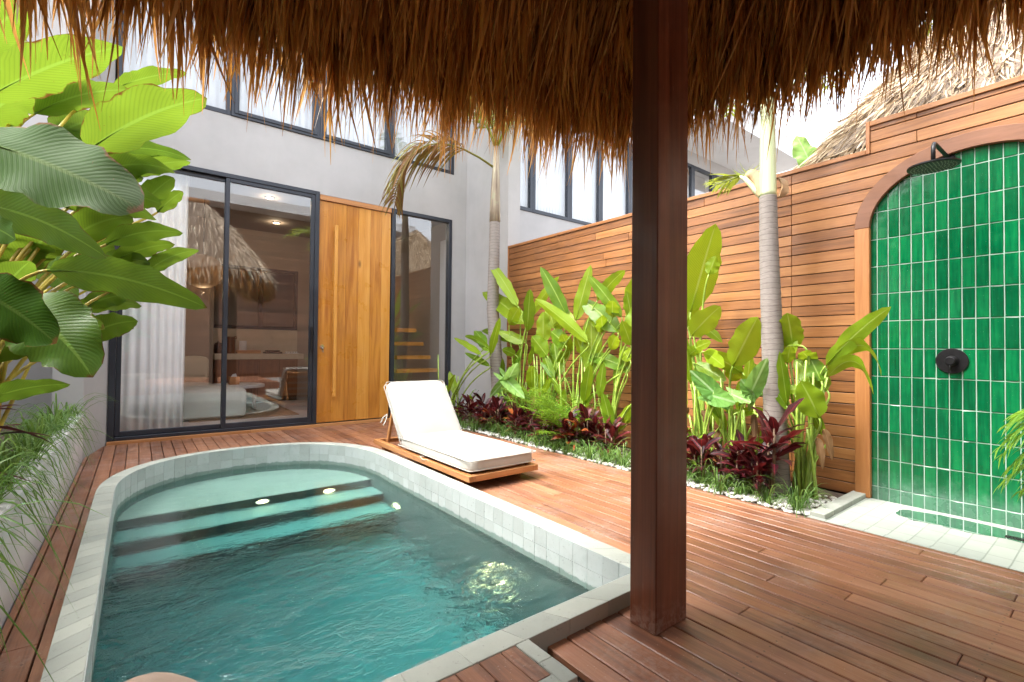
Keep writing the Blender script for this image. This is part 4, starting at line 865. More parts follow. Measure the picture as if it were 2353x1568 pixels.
# --- heliconias along the fence (pixel from the close view -> plane at the fence)
def z4(x, y): return 1041.7 + x * .43, 428.9 + y * .43
def z6(x, y): return 1531.9 + x * .508, 551.5 + y * .508
hel = {
 'A': dict(root=(3.55, 6.02), label='small bright green leafy plant beside the slim palm at the villa end of the bed', L=[(195, 870, 60, 800, 32), (195, 960, 60, 888, 26), (150, 900, 3, 808, 30), (172, 852, 112, 770, 46), (200, 900, 250, 700, 36), (190, 880, 130, 830, 30)]),
 'B': dict(root=(3.85, 4.85), label='tall heliconia right behind the slim palm, leaves reaching across its trunk', L=[(345, 640, 190, 400, 54), (382, 735, 155, 565, 80), (395, 775, 410, 548, 56), (345, 842, 150, 772, 46), (382, 835, 238, 775, 52), (410, 700, 566, 480, 40), (420, 1085, 418, 955, 48), (300, 740, 350, 650, 60), (330, 900, 260, 870, 40)]),
 'C': dict(root=(3.88, 4.35), label='heliconia with a tall slender upright leaf, between the two palms', L=[(605, 690, 465, 428, 62), (722, 835, 435, 600, 60), (480, 835, 480, 668, 66), (560, 1015, 538, 830, 76), (500, 905, 418, 800, 76), (600, 850, 520, 775, 72), (578, 762, 560, 720, 60), (500, 1005, 402, 1118, 62), (540, 760, 500, 640, 60), (460, 900, 440, 790, 60), (620, 880, 580, 790, 60), (640, 760, 560, 620, 50)]),
 'D': dict(root=(3.9, 3.85), label='heliconia with a hanging pale paddle leaf and lime blade, left of the dark post', L=[(655, 718, 735, 418, 62), (900, 700, 720, 474, 58), (770, 610, 918, 448, 54), (880, 780, 682, 605, 96), (738, 1000, 736, 682, 92), (925, 970, 673, 893, 64), (840, 872, 872, 800, 54), (850, 700, 850, 610, 60), (800, 780, 790, 690, 60), (690, 900, 650, 790, 50), (780, 760, 760, 640, 70)]),
 'E': dict(root=(3.9, 3.35), label='heliconia mostly hidden behind the dark post with one leaf arching down', L=[(955, 1170, 843, 1345, 50), (955, 720, 925, 560, 60), (950, 850, 900, 720, 60), (945, 930, 890, 860, 60), (940, 640, 990, 470, 70), (950, 780, 1010, 600, 80), (930, 1000, 905, 900, 44)]),
 'F': dict(root=(3.95, 2.35), label='heliconia with one very tall upright lime leaf right beside the dark post', L=[(1268, 672, 1402, 198, 142), (1365, 470, 1402, 372, 60), (1272, 800, 1428, 640, 95), (1268, 700, 1440, 835, 52), (1340, 885, 1450, 965, 62), (1268, 880, 1378, 830, 48), (1262, 900, 1300, 870, 60), (1240, 760, 1290, 560, 80)]),
}
hz6 = {
 'G': dict(root=(3.95, 2.02), label='heliconia with broad upright leaf between the tall lime leaf and the thick palm', L=[(300, 572, 412, 348, 98), (342, 602, 163, 510, 62), (130, 560, 270, 640, 50), (290, 640, 330, 560, 60), (398, 785, 268, 780, 32), (330, 780, 440, 770, 30)]),
 'H': dict(root=(3.88, 1.48), label='heliconia in front of the shower jamb with long leaves reaching over the green tiles', L=[(572, 492, 545, 330, 82), (596, 478, 478, 505, 84), (726, 682, 575, 542, 88), (720, 570, 1016, 302, 62), (690, 806, 605, 640, 96), (632, 675, 500, 688, 38), (660, 560, 610, 505, 60), (700, 640, 640, 520, 70), (545, 560, 560, 480, 44)]),
}
random.seed(5)
HEL = {}
for zz_, dct in ((z4, hel), (z6, hz6)):
    sc = .43 if zz_ is z4 else .508
    for key, h in dct.items():
        P_ = Plant('heliconia_plant', h['label'], 'plant', (h['root'][0], h['root'][1], -.01), M['heliconia'], M['stem_g'], 'heliconias along the fence'); HEL[key] = P_
        for (x0, y0, x1, y1, wp) in h['L']:
            xb = h['root'][0] - .02 + random.uniform(-.08, .06); xt = min(4.13, xb + random.uniform(-.18, .14))
            b0 = Vector(at_x(*zz_(x0, y0), xb)); b1 = Vector(at_x(*zz_(x1, y1), xt)); d = float((np.array(b0) - CAM) @ FWD)
            P_.leaf(b0, b1, wp * sc * d / F * 1.4, random.uniform(.02, .12), random.choice((-1, 1)) * random.uniform(.1, .5), random.uniform(.08, .28), .012, .05, random.uniform(.25, 1), nv=12, srad=.008)
H = HEL['H']
# two long leaves that arch over and droop towards the shower
for (pa, pb_, pc, wp) in (((725, 588), (880, 470), (972, 622), 46), ((728, 622), (850, 545), (935, 700), 44)):
    a, c, e_ = [Vector(at_x(*z6(*p), xx)) for p, xx in ((pa, 3.86), (pb_, 3.8), (pc, 3.72))]
    mb = MB(); d = float((np.array(a) - CAM) @ FWD); leaf(mb, a, c * 1.0 + (c - (a + e_) / 2) * .9, e_, wp * .508 * d / F * 1.5, cam_side(a, e_, .7), .2, .1, .012, 0, prof_paddle, 16, 6, .9); mb.build('leaf', M['heliconia'], H.e, smooth=True)
    H.st.tube([H.root + Vector((random.uniform(-.04, .04), 0, 0)), (H.root * .4 + a * .6) + Vector((0, .03, -.05)), a], [.012, .009, .006], 6)
for k, P_ in HEL.items():
    for q in range(2 if k == 'A' else 5):
        zb = random.uniform(.25, .95) * (.6 if k == 'A' else 1); b0 = P_.root + Vector((random.uniform(-.14, .02), random.uniform(-.28, .28), zb)); L_ = random.uniform(.26, .46); aa = random.uniform(-1.0, 1.0); aa = abs(aa) if k == 'H' else aa
        b1 = b0 + Vector((random.uniform(-.16, .1), math.sin(aa) * .8, math.cos(aa))).normalized() * L_; b1.x = min(4.13, b1.x)
        P_.leaf(b0, b1, L_ * random.uniform(.24, .34), random.uniform(.05, .15), random.uniform(-.8, .8), random.uniform(.1, .3), .012, .05, random.uniform(.1, .8), nv=10, srad=.007)
    for q in range(0 if k == 'A' else 2):
        b0 = P_.root + Vector((random.uniform(-.16, -.04), random.uniform(-.22, .22), random.uniform(.3, .6))); b1 = b0 + Vector((random.uniform(-.12, .02), random.uniform(-.1, .1), -random.uniform(.18, .3)))
        P_.leaf(b0, b1, .06, .25, random.uniform(-.5, .5), .5, .03, .05, random.random(), nv=10, srad=.005, mat=M['deadleaf'], label='dried brown hanging leaf', stem=False)
    for q in range(7 if k not in 'AE' else 4):
        r = P_.root + Vector((random.uniform(-.1, .06), random.uniform(-.14, .14), -.02)); hgt = random.uniform(.5, 1.05); top = r + Vector((random.uniform(-.08, .06), random.uniform(-.12, .12), hgt)); P_.st.tube([r, (r + top) / 2 + Vector((0, random.uniform(-.02, .02), 0)), top], [.014, .011, .007], 6, random.random())
    P_.done('stem')

# --- elephant ears
def heart_leaf(mb, att, tip, width, nrm_tilt, t=.5):
    att, tip = Vector(att), Vector(tip); d = (tip - att); L = d.length; d.normalize(); s = cam_side(att, tip, nrm_tilt); nrm = s.cross(d)
    N = 40; out_ = []
    for k in range(N + 1):
        th = -PI + 2 * PI * k / N          # 0 = tip direction
        a = abs(th) / PI
        r = 1.0 * (1 - a) ** 1.0 + .0
        # heart outline
        if a < .62: r = (1 - .55 * (a / .62) ** .75)
        else:
            q = (a - .62) / .38; r = .45 + .16 * math.sin(PI * min(1, q * 1.15)) - .40 * max(0, q - .55) / .45
        x_ = math.cos(th) * r * L; y_ = math.sin(th) * r * width * .95
        out_.append((x_, y_))
    vs = []; uv = []; Rn = 6
    for j in range(Rn + 1):
        f = j / Rn
        for k, (x_, y_) in enumerate(out_):
            wob = .012 * math.sin(k * 2.4) * f * f - .10 * L * f * f * (abs(y_) / width) - .10 * L * f * f * max(0, x_ / L) ** 2 + .03 * L * math.sin(k / N * PI * 2 * 7) * f * .25
            vs.append(att + d * (x_ * f) + s * (y_ * f) + nrm * wob); uv.append((.5 + .5 * f * y_ / width * 1.0, .5 + .5 * f * x_ / L))
    W = N + 1; mb.add(vs, [(j * W + k, j * W + k + 1, (j + 1) * W + k + 1, (j + 1) * W + k) for j in range(Rn) for k in range(N)], t, uv)
alo = [('elephant ear plant with two green leaves at the foot of the slim palm', (3.62, 5.0), z4, [((300, 1020), (346, 922), 60), ((285, 1035), (402, 1150), 62), ((275, 1040), (196, 1120), 50)]),
       ('elephant ear plant with ribbed heart leaf beside the dark post', (3.72, 2.2), z6, [((205, 705), (330, 740), 78), ((215, 690), (110, 590), 80), ((240, 720), (285, 775), 45)]),
       ('elephant ear plant with grey green heart leaf left of the thick palm', (3.72, 1.95), z6, [((388, 690), (330, 630), 70), ((385, 685), (462, 520), 72), ((300, 700), (390, 745), 50)])]
for lab, (rx, ry), zz_, ls in alo:
    e_ = thing('elephant_ear_plant', lab, 'plant', (rx, ry, -.01), 'elephant ear plants in the bed'); st_ = MB()
    sc = .43 if zz_ is z4 else .508
    for a, b_, wp in ls:
        A = Vector(at_x(*zz_(*a), rx)); B = Vector(at_x(*zz_(*b_), rx + random.uniform(-.15, -.02))); d = float((np.array(A) - CAM) @ FWD)
        mb = MB(); heart_leaf(mb, A, B, wp * sc * d / F, random.uniform(-.4, .4), random.random()); mb.build('leaf', M['alocasia'], e_, smooth=True)
        r = Vector((rx, ry, -.03)); c = Vector((rx, ry, A.z * .8)); st_.tube([bez(r, c, A, q / 8) for q in range(9)], [.013 - .001 * q for q in range(9)], 7)
    st_.build('stalk', M['stem_g'], e_, smooth=True)

# --- crotons: four built forms, copied
def croton(name, label, mat, seed, n=26, h=.34, spread=.2):
    rs = random.Random(seed); e_ = thing(name, label, 'plant', (0, 0, 0), 'crotons in the bed'); mb = MB(); sm = MB()
    stems = [(rs.uniform(-.05, .05), rs.uniform(-.05, .05), rs.uniform(.6, 1) * h) for _ in range(3)]
    for sx, sy, shh in stems:
        sm.tube([(sx * .3, sy * .3, -.03), (sx * .8, sy * .8, shh * .5), (sx, sy, shh)], [.008, .006, .004], 6)
        for k in range(n // 3):
            f = k / (n // 3); zz_ = shh * (.35 + .65 * f); az = k * 2.4 + rs.uniform(-.4, .4); el = rs.uniform(-.2, .5) + f * .75; L = rs.uniform(.13, .21)
            d = Vector((math.cos(az) * math.cos(el), math.sin(az) * math.cos(el), math.sin(el))); b0 = Vector((sx, sy, zz_)) + d * .015; tip = b0 + d * L + Vector((0, 0, -.05 * rs.random()))
            leaf(mb, b0, (b0 + tip) / 2 + Vector((0, 0, .035)), tip, L * rs.uniform(.24, .38), d.cross(Vector((0, 0, 1))) + Vector((rs.uniform(-.3, .3),) * 3), .3, .1, .012, rs.uniform(-.6, .6), prof_lance, 7, 4, rs.random())
    mb.build('foliage', mat, e_, smooth=True); sm.build('stem', M['stem_r'], e_, smooth=True)
    return e_
cro = [croton('croton_plant', '', M['croton'], 1), croton('croton_plant', '', M['croton'], 2, 30, .3), croton('croton_plant', '', M['croton'], 3, 27, .42)]
crb = croton('croton_plant', '', M['croton_bright'], 4, 18, .36); crg = croton('croton_plant', '', M['croton_green'], 5, 18, .42)
cro_lab = 'dark red croton in the row of crotons along the planting bed'
pos = []
random.seed(21)
yy = 5.75
while yy > 3.1: pos.append((random.uniform(3.52, 3.74), yy)); yy -= random.uniform(.09, .15)
for p in ((3.62, 2.38), (3.70, 2.22), (3.60, 2.12), (3.66, 1.98), (3.60, 1.86), (3.72, 1.80), (3.60, 1.72), (3.55, 1.66)): pos.append(p)
for k, (x_, y_) in enumerate(pos):
    src = cro[k % 3]; s_ = random.uniform(.85, 1.2)
    if k < 3: src.location = (x_, y_, -.01); src.rotation_euler = (0, 0, random.random() * 6); src['label'] = cro_lab; src.scale = (s_,) * 3
    else: dup(src, (x_, y_, -.01), random.random() * 6, cro_lab, s_)
crb.location = (3.58, 5.05, -.01); crb['label'] = 'orange and red leaved croton in front of the slim palm'
crg.location = (3.66, 5.62, .0); crg['label'] = 'lime green young croton rising above the dark ones beside the villa end wall'
dup(crg, (3.66, 2.30, -.02), 2.0, 'lime green croton among dark red ones just right of the dark post', .9)
hc_ = dup(cro[2], (3.62, 1.60, .08), 1.2, 'tall purple red croton standing in front of the thick palm, above its neighbours', 1.45)
dup(crb, (3.60, 4.52, -.02), 2.2, 'orange and red leaved croton left of the feathery palm', .95); dup(crb, (3.58, 3.55, -.02), 4.0, 'orange and red leaved croton close to the dark post on its left', 1.0)
hc_['group'] = 'crotons in the bed'

# --- grass tufts
def tuft(name, seed, n, L, rad, droop, wk=1.0):
    rs = random.Random(seed); mb = MB()
    for k in range(n):
        az = rs.random() * 2 * PI; l = L * rs.uniform(.55, 1.15); r0 = rad * rs.random(); b0 = Vector((math.cos(az) * r0, math.sin(az) * r0, -.015)); out_ = l * rs.uniform(.3, .8); up_ = l * rs.uniform(.5, .95)
        c = b0 + Vector((math.cos(az) * out_ * .35, math.sin(az) * out_ * .35, up_)); e_ = b0 + Vector((math.cos(az) * out_, math.sin(az) * out_, up_ * (1 - droop * rs.uniform(.3, 1.3))))
        leaf(mb, b0, c, e_, wk * rs.uniform(.007, .012), Vector((-math.sin(az), math.cos(az), 0)), .4, 0, 0, rs.uniform(-.4, .4), lambda v: (1 - v) ** .5 * min(1, v * 6 + .5), 6, 2, rs.random())
    return mb.build(name, M['blade'], None, smooth=True)
t_src = [tuft('grass_tuft', 30 + k, 40, .34, .05, .9) for k in range(4)]
tl_ = 'low green grass tuft growing among white pebbles along the planting bed edge'
random.seed(33); pts_ = []; yy = 1.36
while yy < 6.3:
    for _ in range(2 if random.random() < .7 else 1): pts_.append((random.uniform(3.44, 3.62), yy + random.uniform(-.06, .06)))
    yy += random.uniform(.13, .2)
for k, (x_, y_) in enumerate(pts_):
    o = t_src[k] if k < 4 else t_src[k % 4].copy()
    if k >= 4: COL.objects.link(o)
    o.location = (x_, y_, -.01); o.rotation_euler = (0, 0, random.random() * 6); s_ = random.uniform(.75, 1.15); o.scale = (s_,) * 3
    tag(o, tl_, 'grass tuft', 'grass tufts in the planting bed', 'thing')
l_src = [tuft('hanging_grass_tuft', 50 + k, 32, .46, .06, 1.5, 1.5) for k in range(3)]
ll_ = 'long bladed grass tuft hanging over the edge of the low planter wall'
random.seed(34)
for k in range(30):
    o = l_src[k] if k < 3 else l_src[k % 3].copy()
    if k >= 3: COL.objects.link(o)
    y_ = 1.75 + 4.0 * k / 29; o.location = (random.uniform(-.56, -.46), y_, .385); o.rotation_euler = (0, 0, random.random() * 6); s_ = random.uniform(.8, 1.1) * (1.0 if y_ < 3 else .85); o.scale = (s_, s_, s_)
    tag(o, ll_, 'grass tuft', 'grass tufts in the planter', 'thing')
# cordylines in the planter
for k, (y_, lab) in enumerate(((2.15, 'dark maroon cordyline low in the planter, nearer the pavilion'), (3.0, 'dark maroon cordyline low in the planter, nearer the house'))):
    P_ = Plant('cordyline_plant', lab, 'plant', (-.62, y_, .37), M['cordyline'], M['stem_r'], 'cordylines in the planter'); mb = MB()
    for q in range(16):
        az = random.uniform(-1.2, 1.4) if q % 3 else random.random() * 6; el = random.uniform(-.3, .8); L = random.uniform(.25, .38); d = Vector((math.cos(az) * math.cos(el), math.sin(az) * math.cos(el), math.sin(el))); b0 = P_.root + Vector((0, 0, .08 + .02 * q)); tip = b0 + d * L
        leaf(mb, b0, (b0 + tip) / 2 + Vector((0, 0, .06)), tip - Vector((0, 0, .05)), .055, d.cross(Vector((0, 0, 1))), .3, 0, .008, .3, prof_lance, 8, 4, random.random())
    mb.build('foliage', M['cordyline'], P_.e, smooth=True); P_.st.tube([P_.root, P_.root + Vector((0, 0, .4))], .012, 7); P_.done('stem')

# --- pinnate fronds
def frond(mb, base, ctrl, tip, n=26, L=.34, w=.022, droop=.35, t0=.5, tv=.4, start=.12, rach=.008):
    base, ctrl, tip = Vector(base), Vector(ctrl), Vector(tip)
    mb.tube([bez(base, ctrl, tip, k / 10) for k in range(11)], [rach * (1.3 - 1.1 * k / 10) for k in range(11)], 6, .8)
    for k in range(n):
        v = start + (1 - start) * k / n; p = bez(base, ctrl, tip, v); d = ((ctrl - base) * (1 - v) + (tip - ctrl) * v).normalized(); s0 = d.cross(Vector((0, 0, 1))); s0 = s0.normalized() if s0.length > .05 else Vector((1, 0, 0)); upv = s0.cross(d)
        ll = L * math.sin(PI * (.18 + .75 * v)) * random.uniform(.85, 1.1)
        for sg in (-1, 1):
            dd = (s0 * sg * .8 + d * .65 + upv * random.uniform(-.05, .3)).normalized(); e_ = p + dd * ll - Vector((0, 0, droop * ll * random.uniform(.4, 1.2))); c = p + dd * ll * .5 + Vector((0, 0, .03 * ll))
            leaf(mb, p, c, e_, w * random.uniform(.8, 1.2), d, .5, 0, 0, random.uniform(-.4, .4), prof_lance, 5, 2, min(1, max(0, t0 + random.uniform(-tv, tv))))
# small feathery palm in the bed
fp = thing('feathery_palm', 'small feathery green palm in the middle of the planting bed among crotons', 'plant', (3.72, 3.95, -.01)); fm = MB()
random.seed(8)
for k in range(30):
    az = random.random() * 6.28; el = random.uniform(.6, 1.35); L = random.uniform(.5, .95); d = Vector((math.cos(az) * math.cos(el), math.sin(az) * math.cos(el), math.sin(el))); b0 = Vector((3.72 + random.uniform(-.08, .08), 3.95 + random.uniform(-.3, .25), 0)); c = b0 + d * L * .7; e_ = b0 + d * L + Vector((math.cos(az), math.sin(az), -.6)) * .18; e_.x = min(e_.x, 4.15); c.x = min(c.x, 4.15)
    frond(fm, b0, c, e_, 15, .19, .013, .3, .6, .35, .25, .004)
fm.build('fronds', M['fern'], fp, smooth=True)
rp = thing('feathery_palm', 'feathery palm at the shower edge whose frond tips hang before the green tiles', 'plant', (3.85, -.05, .0)); fm = MB()
for k, (u, v) in enumerate(((2292, 1058), (2285, 1040), (2305, 1095), (2300, 985), (2325, 960), (2296, 1120), (2340, 1140))):
    tip = Vector(at_x(u, v, 3.72 + .02 * k)); b0 = Vector((3.85, -.05, .1)); c = Vector((3.8, .1, 1.15 - .05 * k)); frond(fm, b0, c, tip, 20, .26, .013, .5, .65, .3, .4, .005)
for k in range(8): az = random.uniform(2.5, 6); frond(fm, (3.85, -.05, .1), (3.85 + .2 * math.cos(az), -.05 + .2 * math.sin(az), .8), (3.85 + .3 * math.cos(az), -.05 + .5 * math.sin(az), .75), 14, .26, .013, .5, .6, .3, .3, .005)
fm.build('fronds', M['fern'], rp, smooth=True)

# --- palms
def trunk(mb, pts, radii, n=20, per=.02):
    P = [Vector(p) for p in pts]; out_ = []; rr = []
    total = sum((b_ - a).length for a, b_ in zip(P, P[1:])); m_ = int(total / per)
    for k in range(m_ + 1):
        f = k / m_ * (len(P) - 1); i = min(int(f), len(P) - 2); q = f - i; out_.append(P[i].lerp(P[i + 1], q)); r = radii[i] + (radii[i + 1] - radii[i]) * q; rr.append(r * (1 + .025 * (k % 2) + random.uniform(-.012, .012)))
    mb.tube(out_, rr, n)
p1 = thing('palm_tree', 'slim curved palm with drooping yellow brown frond in front of the villa end wall', 'palm', (3.8, 5.12, 0), 'palms in the planting bed')
b = MB(); trunk(b, [(3.8, 5.12, -.05), (3.8, 5.2, .6), (3.8, 5.33, 1.6), (3.8, 5.31, 2.3), (3.8, 5.30, 2.78)], [.105, .088, .08, .074, .07]); b.build('trunk', M['trunk'], p1, smooth=True)
b = MB(); b.tube([(3.8, 5.30, 2.77), (3.8, 5.30, 3.0), (3.8, 5.29, 3.3), (3.8, 5.28, 3.8)], [.074, .07, .058, .035], 18); b.build('crownshaft', M['oldshaft'], p1, smooth=True)
fm = MB(); fd = MB(); random.seed(14)
A = Vector((3.8, 5.29, 3.5)); tipf = Vector(at_y(905, 470, 5.85)); cf = Vector(at_y(935, 235, 5.6))
frond(fd, A, cf, tipf, 52, .62, .034, .85, .5, .5, .2, .012)
for k in range(9):
    az = k * .7 + .3; el = random.uniform(.9, 1.5); d = Vector((math.cos(az), math.sin(az), 0)); L = random.uniform(.8, 1.1)
    if d.y > .5: L *= .8
    frond(fm, A + Vector((0, 0, .25)), A + d * L * .4 + Vector((0, 0, .6 * el + .4)), A + d * L + Vector((0, 0, .6 * el + .2)), 26, .36, .026, .5, .5, .4, .2, .01)
fm.build('crown', M['palmleaf'], p1, smooth=True); fd.build('drooping_frond', M['palmdry'], p1, smooth=True)
p2 = thing('palm_tree', 'thick ringed grey palm with pale green crownshaft against the timber fence near the shower', 'palm', (3.8, 1.64, 0), 'palms in the planting bed')
b = MB(); trunk(b, [(3.8, 1.632, -.05), (3.8, 1.645, .3), (3.8, 1.675, 1.1), (3.8, 1.70, 1.8), (3.8, 1.708, 2.245)], [.088, .080, .074, .066, .06]); b.build('trunk', M['trunk'], p2, smooth=True)
b = MB(); b.tube([(3.8, 1.708, 2.24), (3.8, 1.708, 2.27), (3.8, 1.709, 2.5), (3.8, 1.711, 2.9), (3.8, 1.712, 3.5)], [.062, .059, .056, .05, .034], 20); b.build('crownshaft', M['shaft'], p2, smooth=True)
b = MB(); b.tube([(3.8, 1.745, 2.23), (3.79, 1.80, 2.31), (3.78, 1.875, 2.42), (3.8, 1.93, 2.46)], [.02, .022, .018, .008], 9); b.build('old_stalk', M['shaft'], p2, smooth=True)
b = MB(); leaf(b, (3.76, 1.76, 2.25), (3.78, 1.82, 2.50), (3.82, 1.91, 2.44), .12, Vector((0, .5, -.8)), .5, 0, .01, .5, prof_paddle, 10, 6, .6); leaf(b, (3.83, 1.66, 2.22), (3.84, 1.60, 2.30), (3.83, 1.655, 2.38), .1, Vector((1, 0, 0)), .8, 0, .01, .3, prof_paddle, 10, 6, .5); b.build('dry_sheath', plain('dry palm sheath', (.40, .25, .13), .7, 0, .35, 10), p2, smooth=True)
fm = MB()
frond(fm, (3.80, 1.92, 2.46), Vector(at_x(1690, 410, 3.8)), Vector(at_x(1636, 428, 3.75)), 14, .26, .020, .25, .7, .25, .0, .008); frond(fm, (3.82, 1.93, 2.46), Vector(at_x(1710, 398, 3.95)), Vector(at_x(1742, 402, 4.15)), 9, .16, .014, -.6, .8, .2, .0, .005)
A = Vector((3.8, 1.71, 3.4))
for k in range(9):
    az = k * .7; el = random.uniform(.2, 1.0); d = Vector((math.cos(az), math.sin(az), 0)); L = random.uniform(.9, 1.3); frond(fm, A, A + d * L * .5 + Vector((0, 0, .5 * el + .35)), A + d * L + Vector((0, 0, .25 * el)), 26, .36, .026, .45, .5, .4, .2, .01)
fm.build('crown', M['palmleaf'], p2, smooth=True)
# banana behind the fence
bp_ = Plant('banana_plant', 'pale green banana leaf rising behind the timber fence', 'plant', (5.0, 1.9, 0), M['alocasia'], M['stem_g'])
bp_.leaf(Vector(at_x(1868, 392, 5.0)), Vector(at_x(1829, 312, 5.0)), .21, .12, .3, .3, .03, 0, .9, prof=prof_paddle, srad=.012); bp_.leaf(Vector(at_x(1875, 392, 5.05)), Vector(at_x(1872, 345, 5.1)), .12, .1, -.5, .3, .02, 0, .95, srad=.01); bp_.done()

# ================================================================== THATCHED PAVILION
def thatch_roof(name_pref, parent, loop, inward, zt, ridge_a, ridge_b, zr, inner=True, outer_n=5000, eave_h=.42, fringe=None, thick=.16, seedv=1, inner_n=0):
    """loop: list of (x,y) eave points ; zt(x,y): tip height ; strands follow the slope"""
    rg_ = np.random.default_rng(seedv); P = np.array(loop); n = len(P)
    ra, rb = np.array(ridge_a), np.array(ridge_b); ab = rb - ra
    def top(p):
        q = np.clip(((p - ra) @ ab) / max(1e-9, ab @ ab), 0, 1); return ra + q * ab
    ze = np.array([zt(*p) + eave_h for p in P])
    def surf(i, f, t, off):
        i2 = (i + 1) % n; p = P[i] * (1 - f) + P[i2] * f; z0 = ze[i] * (1 - f) + ze[i2] * f; tp = top(p)
        xy = p + (tp - p) * t; z = z0 + (zr - z0) * (t ** .92) + off
        return np.array([xy[0], xy[1], z])
    K = 14
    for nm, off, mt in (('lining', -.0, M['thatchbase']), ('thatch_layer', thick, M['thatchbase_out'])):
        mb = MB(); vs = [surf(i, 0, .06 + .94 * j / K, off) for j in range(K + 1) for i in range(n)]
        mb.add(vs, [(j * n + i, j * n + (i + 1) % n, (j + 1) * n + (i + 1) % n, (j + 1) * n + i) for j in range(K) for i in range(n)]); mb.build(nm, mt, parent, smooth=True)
    return surf, P, ze
def strands(mb, starts, dirs, lens, widths, sag, rg_, tints, segs=4, curl=.05):
    for s, d, L, w, t in zip(starts, dirs, lens, widths, tints):
        d = d / np.linalg.norm(d); sd = np.cross(d, rg_.normal(size=3)); sd /= np.linalg.norm(sd) + 1e-9
        cu = rg_.normal(size=3) * curl * L; vs = []
        for k in range(segs + 1):
            q = k / segs; c = s + d * L * q + np.array([0, 0, -sag * L * q * q]) + cu * q * q
            ww = w * .5 * (1.0 if q < .55 else max(.08, 1 - (q - .55) / .45 * .95)); vs.append(c - sd * ww); vs.append(c + sd * ww)
        mb.add(vs, [(2 * k, 2 * k + 1, 2 * k + 3, 2 * k + 2) for k in range(segs)], t)
gz = thing('thatched_pavilion', 'thatched pavilion overhead with shaggy brown fringe and one dark timber post', 'pavilion', (1.62, 1.14, 0))
pm = MB(); pm.box(1.5205, 1.7195, 1.081, 1.202, -.0, 2.72, .3); po = pm.build('post', M['post'], gz, bevel=.004)
pm = MB(); pm.box(1.517, 1.5195, 1.079, 1.204, .0, .02, .3)
bm_ = MB(); bm_.box(1.50, 1.74, -1.9, 1.30, 2.725, 2.90, .4); bm_.build('beam', M['post'], gz); bm_ = MB(); bm_.box(-.95, 1.495, 1.06, 1.22, 2.725, 2.88, .2); bm_.build('beam', M['post'], gz)
for (xx, yy_) in ((-.9, 1.08), (1.52, -1.9), (-.9, -1.9)): b = MB(); b.box(xx, xx + .2, yy_, yy_ + .12, 0 if xx > 0 else .38, 2.72, .3); b.build('post', M['post'], gz, bevel=.004)
lp = []; rc = .62; X1, Y1, X0, Y0 = 2.36, 1.96, -1.25, -2.3
def arc(cx_, cy_, a0, a1, n_=14): return [(cx_ + rc * math.cos(a0 + (a1 - a0) * k / n_), cy_ + rc * math.sin(a0 + (a1 - a0) * k / n_)) for k in range(n_ + 1)]
lp += [(X0 + rc + (X1 - X0 - 2 * rc) * k / 20, Y1) for k in range(20)]
lp += arc(X1 - rc, Y1 - rc, PI / 2, 0)[0:]
lp += [(X1, Y1 - rc - (Y1 - Y0 - 2 * rc) * k / 20) for k in range(1, 20)]
lp += arc(X1 - rc, Y0 + rc, 0, -PI / 2); lp += [(X1 - rc - (X1 - X0 - 2 * rc) * k / 10, Y0) for k in range(1, 10)]; lp += arc(X0 + rc, Y0 + rc, -PI / 2, -PI); lp += [(X0, Y0 + rc + (Y1 - Y0 - 2 * rc) * k / 10) for k in range(1, 10)]; lp += arc(X0 + rc, Y1 - rc, PI, PI / 2)[:-1]
def ztip(x, y):
    f = min(1, max(0, (x - .2) / 1.5)); f = f * f * (3 - 2 * f); g_ = min(1, max(0, (1.2 - y) / 1.2)); return 1.90 + .21 * f - .03 * g_
EH = .36
surf, P, ze = thatch_roof('g', gz, lp, None, ztip, (-.1, -.17), (1.2, -.17), 4.35, eave_h=EH, thick=.14)
rg2 = np.random.default_rng(3); npt = len(P)
seglen = np.array([np.linalg.norm(P[(i + 1) % npt] - P[i]) for i in range(npt)])
def pick(N, weight):
    w_ = seglen * np.array([weight(*p) for p in P]); w_ = w_ / w_.sum(); return rg2.choice(npt, N, p=w_), rg2.random(N)
vis = lambda x, y: 1.0 if (y > .0 and x > -.7) else .04
def downdir(i, f, t):
    a = surf(i, f, t, 0); b_ = surf(i, f, t + .03, 0); d = a - b_; return d / np.linalg.norm(d)
# hanging fringe
fr_ = MB(); I_, F_ = pick(1600, lambda x, y: vis(x, y) * (.8 if x < .5 and y > 1 else 1.0))
S, D, Ls, Ws, T = [], [], [], [], []
for i, f in zip(I_, F_):
    t = abs(rg2.normal(0, .09)); o = rg2.random() * .15; s0 = surf(i, f, t, o - .01); d = downdir(i, f, t); x_ = s0[0]
    dn = np.array([0, 0, -1.0]); k = rg2.uniform(.6, 1.0); dd = d * (1 - k) + dn * k + rg2.normal(0, .07, 3) * np.array([1, 1, .3])
    L = rg2.uniform(.38, .60) * (.80 if x_ < .3 else .84 if x_ < .8 else .94 if x_ < 2.0 else .86) + (rg2.random() < .03) * rg2.uniform(.04, .12) + t * .5
    if rg2.random() < .25: L *= .75
    tb_ = float(np.clip(rg2.normal(.5, .18), 0, 1)); ax = s0 + dd / np.linalg.norm(dd) * L
    for q in range(int(rg2.integers(4, 11))):
        r0 = s0 + rg2.normal(0, .022, 3) * np.array([1, 1, .5]); lq = rg2.uniform(.5, 1.05); e0 = s0 + (ax - s0) * lq + rg2.normal(0, .012, 3); v_ = e0 - r0
        S.append(r0); D.append(v_); Ls.append(np.linalg.norm(v_)); Ws.append(rg2.uniform(.006, .018)); T.append(float(np.clip(tb_ + rg2.normal(0, .16), 0, 1)))
strands(fr_, S, D, Ls, Ws, .06, rg2, T, 4, .06); fo = fr_.build('fringe', M['straw'], gz)
